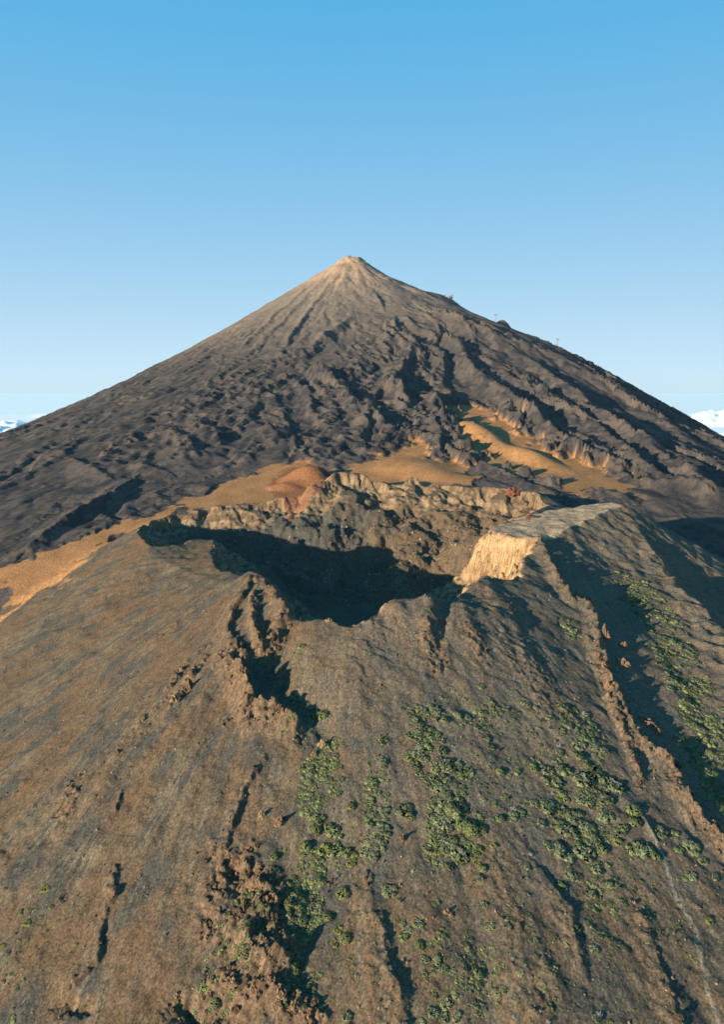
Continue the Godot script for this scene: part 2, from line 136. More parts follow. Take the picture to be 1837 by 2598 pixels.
const LIME_SHRUBS := [[-23, -425, 12.1], [-7, -416, 9.7], [72, -425, 8.3], [69, -421, 8.2], [46, -423, 8.2], [70, -424, 8.2], [-13, -378, 7.5], [207, -401, 7.9], [163, -442, 8.0], [71, -417, 7.0], [-201, -433, 7.4], [-212, -422, 7.2], [129, -341, 5.5], [-5, -419, 6.0], [-15, -373, 5.4], [-205, -414, 6.0], [-216, -404, 5.9], [82, -428, 5.5]]
const DEAD_SHRUBS := [[82, -383, 4.6], [79, -382, 4.0], [103, -368, 3.9], [88, -361, 4.8], [90, -357, 4.8], [83, -349, 3.3], [90, -344, 3.7], [92, -341, 3.7], [95, -337, 4.6], [123, -343, 6.5], [125, -360, 2.4], [84, -400, 4.2], [78, -339, 2.8], [82, -365, 4.4], [131, -345, 2.3], [104, -424, 5.0], [66, -357, 4.3], [14, -343, 4.2], [4, -338, 2.7], [57, -344, 2.3], [22, -364, 3.4], [15, -357, 5.7], [-10, -339, 3.2], [-15, -408, 6.9], [-30, -408, 8.0], [34, -377, 6.0], [13, -421, 5.5], [169, -543, 8.9], [99, -454, 7.0], [128, -470, 6.6], [166, -557, 3.5], [142, -508, 7.7], [204, -513, 6.5], [-188, -368, 3.0], [-210, -430, 5.1]]
const SHRUB_PATCHES := [[294, -726, 20, 83, 70, 4.0, 8.8], [282, -630, 19, 53, 80, 3.9, 8.5], [274, -564, 16, 40, 80, 3.5, 8.4], [254, -506, 11, 29, 60, 3.2, 7.7], [287, -777, 14, 36, 30, 3.8, 7.5], [298, -676, 8, 27, 14, 3.3, 5.8], [253, -534, 14, 25, 30, 3.4, 6.8], [-32, -399, 11, 26, 110, 2.3, 5.7], [-29, -468, 16, 23, 75, 2.7, 5.9], [-22, -492, 11, 13, 22, 2.5, 5.0], [10, -453, 9, 33, 60, 2.6, 6.4], [46, -489, 15, 21, 45, 3.7, 8.7], [55, -461, 13, 26, 45, 3.5, 7.6], [39, -520, 11, 9, 12, 2.6, 5.2], [82, -527, 36, 16, 34, 2.3, 5.3], [126, -515, 39, 27, 50, 1.9, 5.2], [163, -523, 16, 26, 50, 2.6, 5.9], [141, -460, 24, 29, 60, 2.7, 6.5], [136, -440, 17, 12, 40, 2.8, 6.2], [-62, -390, 20, 28, 110, 1.8, 4.6], [-72, -367, 17, 11, 30, 1.5, 3.4], [-81, -353, 19, 6, 36, 1.9, 4.3], [-29, -349, 14, 11, 30, 1.9, 4.2], [95, -370, 54, 32, 110, 1.2, 3.2], [52, -359, 22, 19, 60, 1.4, 3.8], [168, -403, 40, 35, 50, 1.3, 3.2], [143, -414, 24, 17, 30, 1.6, 4.3], [-190, -404, 24, 29, 36, 1.3, 3.5], [-62, -583, 14, 26, 20, 1.8, 4.0], [186, -655, 12, 19, 16, 2.8, 5.6], [-9, -424, 16, 16, 20, 1.6, 3.3], [17, -369, 27, 28, 36, 1.2, 2.7], [82, -463, 32, 29, 40, 1.8, 4.1], [52, -427, 19, 16, 40, 2.8, 6.1], [272, -745, 27, 101, 24, 2.2, 5.4], [168, -639, 24, 41, 12, 2.0, 3.9], [-48, -516, 13, 28, 24, 1.9, 4.5]]
const CRAGS := [
	[213, -715, 26.1, 9.6, -40, "o", "long orange crag ridge falling from the plateau cliff above the shaded valley", "long crag ridge under the plateau"],
	[216, -649, 10.4, 17.6, -10, "o", "tall orange crag on the ridge above the shaded valley, tallest of the row", "tallest orange crag"],
	[234, -646, 6.4, 10.4, 0, "o", "isolated twin-topped rock pillar standing in the shaded valley", "twin-topped rock pillar"],
	[224, -618, 11.5, 8.4, -50, "o", "curved orange crag just below the isolated twin-topped pillar", "curved orange crag"],
	[203, -603, 4.5, 9.0, 0, "o", "narrow rust-coloured fin beside the curved orange crag", "narrow rust fin"],
	[202, -579, 13.0, 9.4, -45, "o", "blocky orange crag at the head of the long thin rock rib", "crag at the rib head"],
	[270, -753, 18.4, 3.7, -30, "o", "low orange rock sliver in the deep shade under the plateau", "rock sliver under the plateau"],
	[220, -552, 15.3, 6.9, -45, "o", "broad jagged crag below the head of the rock rib", "broad jagged crag"],
	[227, -544, 7.5, 4.8, -45, "o", "small jagged crag at the low end of the broad crag", "small jagged crag"],
	[228, -515, 13.1, 4.6, -45, "b", "dark brown crag between the broad crag and the lowest orange crag", "dark brown ridge crag"],
	[236, -464, 15.0, 10.2, -50, "o", "lowest orange crag of the ridge beside the steep shaded drop", "lowest ridge crag"],
	[-53, -443, 6.3, 17.1, 0, "o", "tall rust-red rock fin, larger of the pair on the grey slope", "tall rust-red fin"],
	[-65, -449, 5.8, 8.7, 20, "p", "pale ochre rock fin, smaller of the pair on the grey slope", "pale ochre fin"],
	[25, -428, 3.9, 7.2, 0, "o", "small orange rock tooth alone among green shrubs", "small orange rock tooth"],
	[49, -388, 5.6, 4.6, -30, "o", "split brown rock among sparse shrubs", "split brown rock"],
	[-28, -498, 6.3, 9.4, 0, "p", "ochre rock outcrop above the column of shrubs", "ochre outcrop"],
	[-33, -491, 4.4, 6.2, 10, "o", "rust outcrop beside the ochre outcrop above the shrubs", "rust outcrop"],
	[-63, -405, 13.3, 10.6, -20, "o", "big rust-brown crag at the top of the shrubby rock mass", "big rust-brown crag"],
	[-52, -392, 10.3, 8.8, 0, "o", "rust crag in the middle of the shrubby rock mass", "rust crag amid the shrubs"],
	[-68, -389, 10.3, 6.7, 10, "b", "dark crag on the flank of the shrubby rock mass", "dark crag"],
	[-52, -369, 14.7, 7.3, 0, "o", "wide orange cliff at the foot of the shrubby rock mass", "wide orange cliff"],
	[-70, -355, 10.5, 7.1, 0, "o", "fractured rust crag with a shadowed cleft below the shrubby rock mass", "fractured rust crag"],
	[-57, -350, 4.2, 5.2, 0, "o", "lone upright boulder at the edge of a dark hollow", "lone upright boulder"],
	[-48, -351, 4.2, 4.2, 0, "o", "squat rock beside the dark hollow", "squat rock"],
	[-42, -346, 6.5, 7.9, 0, "o", "steep rust crag near the bottom gully", "steep rust crag"],
	[-35, -342, 4.6, 6.5, 10, "o", "narrow rust crag next to the steep one near the bottom gully", "narrow rust crag"],
	[-29, -339, 5.5, 4.6, 0, "o", "low crag at the end of the bottom rocks", "low end crag"],
	[-28, -624, 6.1, 5.4, 0, "p", "pale knob of rock on the low notch of the crater rim", "pale rim knob"],
	[-47, -640, 7.1, 4.7, 0, "p", "pale jagged rock on the low crater rim", "pale jagged rim rock"],
	[-55, -642, 4.7, 4.7, 0, "p", "small pale spike on the low crater rim", "small pale rim spike"],
	[-63, -630, 3.9, 5.4, 0, "o", "brown spike at the corner of the low crater rim", "brown rim spike"],
	[-97, -591, 6.6, 9.5, -20, "o", "rust crag at the top of the scarp hollow", "crag above the scarp hollow"],
	[-93, -560, 7.7, 11.8, -10, "o", "tall rust crag standing over the scarp hollow", "tall scarp crag"],
	[-86, -550, 4.1, 7.5, 0, "o", "thin spire on the edge of the scarp hollow", "thin scarp spire"],
	[-149, -571, 8.6, 14.3, 35, "p", "pale streaked outcrop on the striped flank", "pale streaked outcrop"],
	[-141, -584, 8.7, 16.0, 35, "o", "long rust outcrop on the striped flank", "long rust outcrop"],
	[201, -408, 4.8, 2.1, -45, "o", "small tan outcrop beside the faint path", "tan outcrop by the path"],
	[-97, -428, 3.3, 3.9, 0, "b", "grey boulder by the black pit", "grey pit boulder"],
	[242, -1196, 24.3, 15.7, 0, "r", "layered dark red block on the inner crater wall", "layered red block"],
	[216, -955, 13.7, 8.0, 0, "r", "small red block beside the layered red block on the crater wall", "small red block"]]
const TOWERS := [[497, -2902, 28], [680, -2697, 24]]
const STATION := [337, -3035]
const RIGHT_SWELL := [[0, 0], [150, 0], [400, 36], [800, 74], [1050, 68], [1450, 14], [1700, 0]]

var n_big := FastNoiseLite.new()
var n_mid := FastNoiseLite.new()
var n_small := FastNoiseLite.new()
var n_ridge := FastNoiseLite.new()
var n_plain := FastNoiseLite.new()
var n_one := FastNoiseLite.new()
var n_cell := FastNoiseLite.new()
var rim_x := PackedFloat32Array()
var rim_z := PackedFloat32Array()
var rim_y := PackedFloat32Array()
const SD_X0 := -700.0
const SD_Z0 := -1540.0
const SD_STEP := 6.0
const SD_N := 254
var sd_d := PackedFloat32Array()
var sd_y := PackedFloat32Array()
var sd_p := PackedFloat32Array()
var grids: Array = []

func setup_noise() -> void:
	for n in [n_big, n_mid, n_small, n_ridge, n_plain, n_one]:
		n.noise_type = FastNoiseLite.TYPE_SIMPLEX
		n.fractal_type = FastNoiseLite.FRACTAL_FBM
	n_big.seed = 3; n_big.frequency = 0.004; n_big.fractal_octaves = 3
	n_mid.seed = 7; n_mid.frequency = 0.02; n_mid.fractal_octaves = 4
	n_small.seed = 11; n_small.frequency = 0.11; n_small.fractal_octaves = 4; n_small.fractal_gain = 0.6
	n_ridge.seed = 19; n_ridge.frequency = 0.009; n_ridge.fractal_type = FastNoiseLite.FRACTAL_RIDGED; n_ridge.fractal_octaves = 5; n_ridge.fractal_gain = 0.5
	n_plain.seed = 29; n_plain.frequency = 1.0; n_plain.fractal_octaves = 2
	n_cell.seed = 53; n_cell.noise_type = FastNoiseLite.TYPE_CELLULAR; n_cell.cellular_return_type = FastNoiseLite.RETURN_CELL_VALUE; n_cell.frequency = 0.17; n_cell.fractal_type = FastNoiseLite.FRACTAL_NONE
	n_one.seed = 41; n_one.frequency = 1.0; n_one.fractal_type = FastNoiseLite.FRACTAL_NONE; n_one.noise_type = FastNoiseLite.TYPE_SIMPLEX_SMOOTH

func profile(p: Array, r: float) -> float:
	var n := p.size()
	for i in range(1, n):
		if r < p[i][0]:
			var a: float = p[i - 1][0]; var b: float = p[i][0]
			var t := (r - a) / (b - a)
			# Catmull-Rom on heights
			var y0: float = p[maxi(i - 2, 0)][1]; var y1: float = p[i - 1][1]; var y2: float = p[i][1]; var y3: float = p[mini(i + 1, n - 1)][1]
			var x0: float = p[maxi(i - 2, 0)][0]; var x3: float = p[mini(i + 1, n - 1)][0]
			var m1: float = (y2 - y0) / maxf(b - x0, 1.0) * (b - a); var m2: float = (y3 - y1) / maxf(x3 - a, 1.0) * (b - a)
			if i == 1: m1 = y2 - y1
			var t2 := t * t; var t3 := t2 * t
			return (2 * t3 - 3 * t2 + 1) * y1 + (t3 - 2 * t2 + t) * m1 + (-2 * t3 + 3 * t2) * y2 + (t3 - t2) * m2
	return p[n - 1][1]

func poly_sd(px: PackedFloat32Array, pz: PackedFloat32Array, x: float, z: float) -> float:
	var best := 1e12; var inside := false
	var n := px.size(); var j := n - 1
	for i in n:
		var ax := px[j]; var az := pz[j]; var ex := px[i] - ax; var ez := pz[i] - az
		var t := clampf(((x - ax) * ex + (z - az) * ez) / (ex * ex + ez * ez), 0.0, 1.0)
		var dx := x - ax - ex * t; var dz := z - az - ez * t
		best = minf(best, dx * dx + dz * dz)
		if (pz[i] > z) != (pz[j] > z) and x < (px[j] - px[i]) * (z - pz[i]) / (pz[j] - pz[i]) + px[i]: inside = not inside
		j = i
	return -sqrt(best) if inside else sqrt(best)

var pl_x := PackedFloat32Array()
var pl_z := PackedFloat32Array()
var sh_x := PackedFloat32Array()
var sh_z := PackedFloat32Array()
var sd_s := PackedFloat32Array()

func sd_row(row: int) -> void:
	var z := SD_Z0 + row * SD_STEP
	var n := rim_x.size()
	for c in SD_N:
		var x := SD_X0 + c * SD_STEP
		var k := row * SD_N + c
		sd_d[k] = poly_sd(rim_x, rim_z, x, z)
		sd_s[k] = poly_sd(sh_x, sh_z, x, z)
		sd_p[k] = poly_sd(pl_x, pl_z, x, z)
		var sw := 0.0; var sy := 0.0; var soft := 30.0 + 0.5 * sd_d[k] * sd_d[k] * (1.0 if sd_d[k] > 0.0 else 0.2)
		for i in n:
			var dx := x - rim_x[i]; var dz := z - rim_z[i]
			var q := dx * dx + dz * dz + soft
			var w := 1.0 / (q * q)
			sw += w; sy += w * rim_y[i]
		sd_y[k] = sy / sw

func sample(a: PackedFloat32Array, x: float, z: float) -> float:
	var fx := clampf((x - SD_X0) / SD_STEP, 0.0, SD_N - 1.001); var fz := clampf((z - SD_Z0) / SD_STEP, 0.0, SD_N - 1.001)
	var ix := int(fx); var iz := int(fz); fx -= ix; fz -= iz
	var k := iz * SD_N + ix
	return (a[k] * (1 - fx) + a[k + 1] * fx) * (1 - fz) + (a[k + SD_N] * (1 - fx) + a[k + SD_N + 1] * fx) * fz

func smax(a: float, b: float, k: float) -> float:
	var h := clampf(0.5 + 0.5 * (a - b) / k, 0.0, 1.0)
	return lerpf(b, a, h) + k * h * (1.0 - h)

func base_height(x: float, z: float) -> Vector3:
	# the tall cone behind
	var dx := x - PEAK.x; var dz := z - PEAK.z
	var r := sqrt(dx * dx + dz * dz) + 0.001
	var f := smoothstep(0.3, 1.0, dz / r)
	var big := profile(SIDE_PROFILE, r) * (1 - f) + profile(FRONT_PROFILE, r) * f
	if dx > 0.0 and r < 1700.0: big += profile(RIGHT_SWELL, r) * smoothstep(0.1, 0.85, dx / r)   # the shoulder on the cable car side
	if z < -1700.0 or absf(x) > 900.0 or z > 300.0: return Vector3(big, 1.0, 999.0)
	# the crater cone in front
	var w := 3.0 * n_mid.get_noise_2d(x * 2.2, z * 2.2)
	var v := 3.0 * n_mid.get_noise_2d(x * 2.2 + 500, z * 2.2)
	var d := sample(sd_d, x + w, z + v)
	var cx := clampf(x, SD_X0, SD_X0 + SD_STEP * (SD_N - 1)); var cz := clampf(z, SD_Z0, SD_Z0 + SD_STEP * (SD_N - 1))
	d += sqrt((x - cx) * (x - cx) + (z - cz) * (z - cz))
	var ry := sample(sd_y, x, z)
	var low: float
	var far := 0.0
	if d > 0.0:
		var ang := atan2(z + 860.0, x + 10.0)   # 90 deg faces the camera
		var s := 0.47 - 0.06 * cos(ang)
		var ds := clampf(sample(sd_s, x, z) + maxf(d - sample(sd_d, x + w, z + v), 0.0), 0.0, d)
		low = ry - 0.27 * (d - ds) - s * ds
		var p := sample(sd_p, x + w, z + v)
		var mesa := 22.0 + (x - 200.0) * 0.09 + 1.5 * n_mid.get_noise_2d(x * 1.5, z * 1.5) - maxf(p, 0.0) * 0.62
		low = smax(low, mesa, 6.0)
		var back := big
		far = smoothstep(-4.0, 3.0, back - low + 4.0 * n_mid.get_noise_2d(x, z + 90.0))
		low = smax(low, back, 9.0)
	else:
		low = crater_inside(x, z, -d, ry)
	return Vector3(low, far, d)

func crater_inside(x: float, z: float, d: float, ry: float) -> float:
	var butt := n_mid.get_noise_2d(x * 1.3 + 60.0, z * 1.3) * 9.0 + n_small.get_noise_2d(x * 0.6, z * 0.6) * 3.0
	var cl := maxf(3.0, 10.0 + 16.0 * n_mid.get_noise_2d(x * 0.75 + 400.0, z * 0.75))
	var ledge := maxf(0.0, 9.0 * n_mid.get_noise_2d(x * 1.3 + 90.0, z * 1.3 + 40.0) - 1.5)
	var i := maxf(d + butt * smoothstep(0.0, 8.0, d), 0.0)
	var floor_y := -85.0 + 4.0 * n_mid.get_noise_2d(x, z) - 15.0 * smoothstep(-800, -660, z)
	var wob := n_mid.get_noise_2d(x * 0.7, z * 0.7) * 1.2 * smoothstep(8.0, 40.0, d)
	var tal := 0.44 + 0.3 * smoothstep(-1000.0, -850.0, z) + 0.9 * smoothstep(40.0, 110.0, x) * smoothstep(-1050.0, -960.0, z)
	var drop := cl * smoothstep(1.0, 8.0, i) + maxf(d - 8.0, 0.0) * tal + 0.25 * minf(d, 8.0) + wob + ledge * (smoothstep(14.0, 20.0, i) - 0.35 * smoothstep(20.0, 60.0, d))
	if x > 60.0 and z > -930.0:
		var b := d + 3.0 * n_mid.get_noise_2d(x * 3.0, z * 3.0) + butt * 0.35 * smoothstep(0.0, 6.0, d)
		drop = lerpf(drop, 64.0 * smoothstep(-4.0, 40.0, b) - 2.0 + 6.0 * absf(n_mid.get_noise_2d(x * 2.0, z * 2.0)) + maxf(d - 38.0, 0.0) * 0.5, smoothstep(60.0, 90.0, x) * smoothstep(-930.0, -905.0, z))
	return smax(ry - drop, floor_y, 8.0)

func cone_relief(x: float, z: float, r: float, dz: float) -> float:
	var low := n_big.get_noise_2d(x * 2.0, z * 2.0 + 300.0)
	var rough := smoothstep(420.0, 760.0, r + 170.0 * low)
	var ang := atan2(x - PEAK.x, dz)
	var out := 0.0
	if rough > 0.0:
		var wx := 40.0 * n_big.get_noise_2d(x * 1.3 + 90.0, z * 1.3); var wz := 40.0 * n_big.get_noise_2d(x * 1.3, z * 1.3 + 700.0)
		var s := ang * (900.0 + 0.25 * r)
		var left := smoothstep(-0.15, -0.6, ang - 0.2 * low)
		# thick lobes in front, long ribs down the right flank, fine striping on the left
		var lobes := 0.0
		lobes += (1.0 - 0.8 * left) * (absf(n_one.get_noise_2d((s + wx * 1.6) * 0.0068, (r + wz) * 0.0016)) * 13.0 + (1.0 - absf(n_one.get_noise_2d((s + wx * 1.2) * 0.017 + 40.0, (r + wz) * 0.0036))) * 2.8)
		if left > 0.0: lobes += left * (absf(n_one.get_noise_2d((s + wx) * 0.011, r * 0.0025)) * 8.0 + n_ridge.get_noise_2d((s + wx) * 2.0, r * 0.5) * 2.0)
		lobes *= smoothstep(2500.0, 1900.0, r)
		var crust := n_mid.get_noise_2d(s * 1.0, r * 0.35) * (1.5 + 1.5 * low) + n_small.get_noise_2d(x * 0.55, z * 0.55) * (0.9 + 0.9 * low)
		out += rough * (lobes + crust - 5.0)
	if rough < 1.0:
		out += (1.0 - rough) * (smoothstep(40.0, 200.0, r) * (n_one.get_noise_2d(ang * 5.0, r * 0.004) * 3.5 + n_mid.get_noise_2d(x * 0.3, z * 0.3) * 6.0 + n_plain.get_noise_2d(ang * 15.0, r * 0.012) * 1.5) + n_small.get_noise_2d(x * 0.4, z * 0.4) * 1.4 + smoothstep(110, 20, r) * 9.0 * n_mid.get_noise_2d(x * 1.6, z * 1.6))
	return out

# far outside what the place's viewpoint can see: only the coarse sheet lies there
func outside(x: float, z: float) -> bool:
	var st: float = cur.step
	return st < 20.0 and absf(x) > (0.52 * -z + 40.0 if st < 3.0 and z > -619.0 else 0.62 * -z + 150.0)

# ---- grids ---------------------------------------------------------------------
func new_grid(x0: float, x1: float, z0: float, z1: float, step: float) -> Dictionary:
	var nx := int(round((x1 - x0) / step)) + 1; var nz := int(round((z1 - z0) / step)) + 1
	var g := {"x0": x0, "z0": z0, "nx": nx, "nz": nz, "step": step}
	for k in ["rock", "tan", "rust", "pale"]:
		var e := PackedFloat32Array(); e.resize(nx * nz); g[k] = e
	grids.append(g)
	return g

var cur: Dictionary
var cur_h: PackedFloat32Array
var cur_far: PackedFloat32Array
var cur_in: PackedFloat32Array
var cur_rock: PackedFloat32Array
var cur_tan: PackedFloat32Array
var cur_rust: PackedFloat32Array
var cur_pale: PackedFloat32Array
var rows: Array = []
var far_rows: Array = []
var in_rows: Array = []
var normals_rows: Array = []
var color_rows: Array = []
var vertex_rows: Array = []
var index_rows: Array = []
var cur_hole: Array = []

func fill_row(row: int) -> void:
	var nx: int = cur.nx; var st: float = cur.step; var x0: float = cur.x0
	var z: float = cur.z0 + row * st
	var out := PackedFloat32Array(); out.resize(nx)
	var fo := PackedFloat32Array(); fo.resize(nx)
	var io := PackedFloat32Array(); io.resize(nx)
	for c in nx:
		if outside(x0 + c * st, z): continue
		var v := base_height(x0 + c * st, z)
		out[c] = v.x; fo[c] = v.y; io[c] = v.z
	rows[row] = out; far_rows[row] = fo; in_rows[row] = io

func use(g: Dictionary) -> void:
	cur = g
	if g.has("h"):
		cur_h = g.h; cur_far = g.far; cur_in = g.inside
	cur_rock = g.rock; cur_tan = g.tan; cur_rust = g.rust; cur_pale = g.pale

# a ridge (or, with negative height, a trough) along a line: own width on either side
func add_ridge(f: Dictionary, g: Dictionary) -> void:
	var p: Array = f.p; var wl: float = f.wl; var wr: float = f.wr; var w := maxf(wl, wr) * 1.4 + 4.0
	var ax0 := 1e9; var ax1 := -1e9; var az0 := 1e9; var az1 := -1e9
	for q in p:
		ax0 = minf(ax0, q[0]); ax1 = maxf(ax1, q[0]); az0 = minf(az0, q[1]); az1 = maxf(az1, q[1])
	var st: float = g.step; var nx: int = g.nx; var nz: int = g.nz
	var c0 := maxi(0, int((ax0 - w - g.x0) / st)); var c1 := mini(nx - 1, int((ax1 + w - g.x0) / st))
	var r0 := maxi(0, int((az0 - w - g.z0) / st)); var r1 := mini(nz - 1, int((az1 + w - g.z0) / st))
	if c1 < c0 or r1 < r0: return
	var h: PackedFloat32Array = g.h; var rock: PackedFloat32Array = g.rock; var tan_mask: PackedFloat32Array = g.tan
	var e: float = f.e; var rk: float = f.rock; var scale := minf(wl + wr, 40.0)
	var fr := 30.0 / scale; var warp := 0.2 if rk > 0.0 or scale < 30.0 else 0.09
	for row in range(r0, r1 + 1):
		var z0: float = g.z0 + row * st
		for c in range(c0, c1 + 1):
			var x0: float = g.x0 + c * st
			var x := x0 + scale * warp * n_mid.get_noise_2d(x0 * fr, z0 * fr)
			var z := z0 + scale * warp * n_mid.get_noise_2d(x0 * fr + 311.0, z0 * fr)
			var best := 1e12; var amp := 0.0; var side := 1.0
			for i in p.size() - 1:
				var px: float = p[i][0]; var pz: float = p[i][1]
				var ex: float = p[i + 1][0] - px; var ez: float = p[i + 1][1] - pz
				var t := clampf(((x - px) * ex + (z - pz) * ez) / (ex * ex + ez * ez), 0.0, 1.0)
				var dx := x - px - ex * t; var dz := z - pz - ez * t
				var dd := dx * dx + dz * dz
				if dd < best:
					best = dd; amp = lerpf(p[i][2], p[i + 1][2], t); side = ex * dz - ez * dx
			var u := sqrt(best) / (wl if side > 0.0 else wr)
			if u < 1.0:
				var k := row * nx + c
				if f.has("pale"):
					var pm: PackedFloat32Array = g.pale; pm[k] = maxf(pm[k], amp * smoothstep(1.0, 0.5, u)); g.pale = pm; continue
				if z0 < -1240.0: amp *= 1.0 - smoothstep(0.0, 0.6, tan_mask[k])
				h[k] += amp * pow(1.0 - u, e) * (1.0 + (0.35 if rk > 0.0 else 0.2) * n_mid.get_noise_2d(x0 * 2.0, z0 * 2.0 + 77.0) + (0.25 * n_cell.get_noise_2d(x0 * 0.7, z0 * 0.7) if rk > 0.0 else 0.0))
				if rk > 0.0: rock[k] = maxf(rock[k], rk * smoothstep(1.0, 0.35, u))
	g.h = h; g.rock = rock

# tongues of lava: steep-edged, flat-topped, running down the mountain with a wandering course
func add_flows(g: Dictionary) -> void:
	var rng := RandomNumberGenerator.new(); rng.seed = 77
	var st: float = g.step; var nx: int = g.nx; var nz: int = g.nz
	var h: PackedFloat32Array = g.h
	var top := PackedFloat32Array(); top.resize(nx * nz)
	for i in 64:
		var ang := rng.randf_range(-0.9, 1.35); var r := rng.randf_range(380.0, 1350.0); var n := rng.randi_range(10, 26)
		var w := rng.randf_range(14.0, 34.0) * (0.8 + r * 0.0003); var amp := (6.0 + w * 0.3) * rng.randf_range(0.7, 1.2) * (0.35 + 0.65 * smoothstep(-0.55, 0.3, ang)); var bend := rng.randf_range(-1.0, 1.0); var ph := rng.randf() * 6.0
		var px := PEAK.x + sin(ang) * r; var pz := PEAK.z + cos(ang) * r
		for k in n:
			var head := atan2(px - PEAK.x, pz - PEAK.z) + 0.45 * sin(k * 0.55 + ph) + 0.35 * bend
			var ex := sin(head) * 48.0; var ez := cos(head) * 48.0
			var ww := w * (0.75 + 0.35 * sin(k * 1.3 + ph)) * (1.25 if k > n - 3 else 1.0)
			var aa := amp * minf(1.0, (k + 1) * 0.3)
			var m := ww * 1.5
			for row in range(maxi(0, int((minf(pz, pz + ez) - m - g.z0) / st)), mini(nz - 1, int((maxf(pz, pz + ez) + m - g.z0) / st)) + 1):
				for c in range(maxi(0, int((minf(px, px + ex) - m - g.x0) / st)), mini(nx - 1, int((maxf(px, px + ex) + m - g.x0) / st)) + 1):
					var x: float = g.x0 + c * st; var z: float = g.z0 + row * st
					var t := clampf(((x - px) * ex + (z - pz) * ez) / 2304.0, 0.0, 1.0)
					var dx := x - px - ex * t; var dz := z - pz - ez * t
					var u := sqrt(dx * dx + dz * dz) / ww * (1.0 + 0.3 * n_mid.get_noise_2d(x, z))
					if u < 1.0:
						var q := row * nx + c
						# a levee on either side of a sunken channel
						top[q] = maxf(top[q], aa * smoothstep(1.0, 0.72, u) * (1.0 - 0.75 * smoothstep(0.7, 0.25, u)))
			px += ex; pz += ez
	var far: PackedFloat32Array = g.far; var tan_m: PackedFloat32Array = g.tan
	for q in nx * nz:
		var fade := clampf(maxf(absf(g.x0 + (q % nx) * st) - 525.0, -1425.0 - (g.z0 + (q / nx) * st)) / 110.0, 0.0, 1.0)   # the near sheet takes over there
		h[q] += top[q] * far[q] * (1.0 - tan_m[q]) * fade
	g.h = h

func add_mound(f: Array, g: Dictionary) -> void:
	var cx: float = f[0]; var cz: float = f[1]; var rx: float = f[2]; var rz: float = f[3]; var a := deg_to_rad(f[4]); var w := maxf(rx, rz)
	var st: float = g.step; var nx: int = g.nx; var nz: int = g.nz
	var h: PackedFloat32Array = g.h
	for row in range(maxi(0, int((cz - w - g.z0) / st)), mini(nz - 1, int((cz + w - g.z0) / st)) + 1):
		for c in range(maxi(0, int((cx - w - g.x0) / st)), mini(nx - 1, int((cx + w - g.x0) / st)) + 1):
			var dx: float = g.x0 + c * st - cx; var dz: float = g.z0 + row * st - cz
			var p := (dx * cos(a) + dz * sin(a)) / rx; var q := (-dx * sin(a) + dz * cos(a)) / rz
			var t := p * p + q * q
			if t < 1.0: h[row * nx + c] += f[5] * (1.0 - t) * (1.0 - t)
	g.h = h

func add_paint(f: Dictionary, g: Dictionary) -> void:
	var px := PackedFloat32Array(); var pz := PackedFloat32Array()
	for q in f.p:
		px.append(q[0]); pz.append(q[1])
	var e: float = f.edge; var ax0 := 1e9; var ax1 := -1e9; var az0 := 1e9; var az1 := -1e9
	for i in px.size():
		ax0 = minf(ax0, px[i]); ax1 = maxf(ax1, px[i]); az0 = minf(az0, pz[i]); az1 = maxf(az1, pz[i])
	var st: float = g.step; var nx: int = g.nx; var nz: int = g.nz; var w := e * 2.0 + 4.0
	var m: PackedFloat32Array = g[f.m]
	for row in range(maxi(0, int((az0 - w - g.z0) / st)), mini(nz - 1, int((az1 + w - g.z0) / st)) + 1):
		for c in range(maxi(0, int((ax0 - w - g.x0) / st)), mini(nx - 1, int((ax1 + w - g.x0) / st)) + 1):
			var x: float = g.x0 + c * st; var z: float = g.z0 + row * st
			var d := poly_sd(px, pz, x, z) + e * 1.2 * n_mid.get_noise_2d(x * (2.0 if e < 10.0 else 0.9), z * (2.0 if e < 10.0 else 0.9))
			var k := row * nx + c
			m[k] = maxf(m[k], f.v * smoothstep(e * 0.5, -e * 0.5, d))
	g[f.m] = m

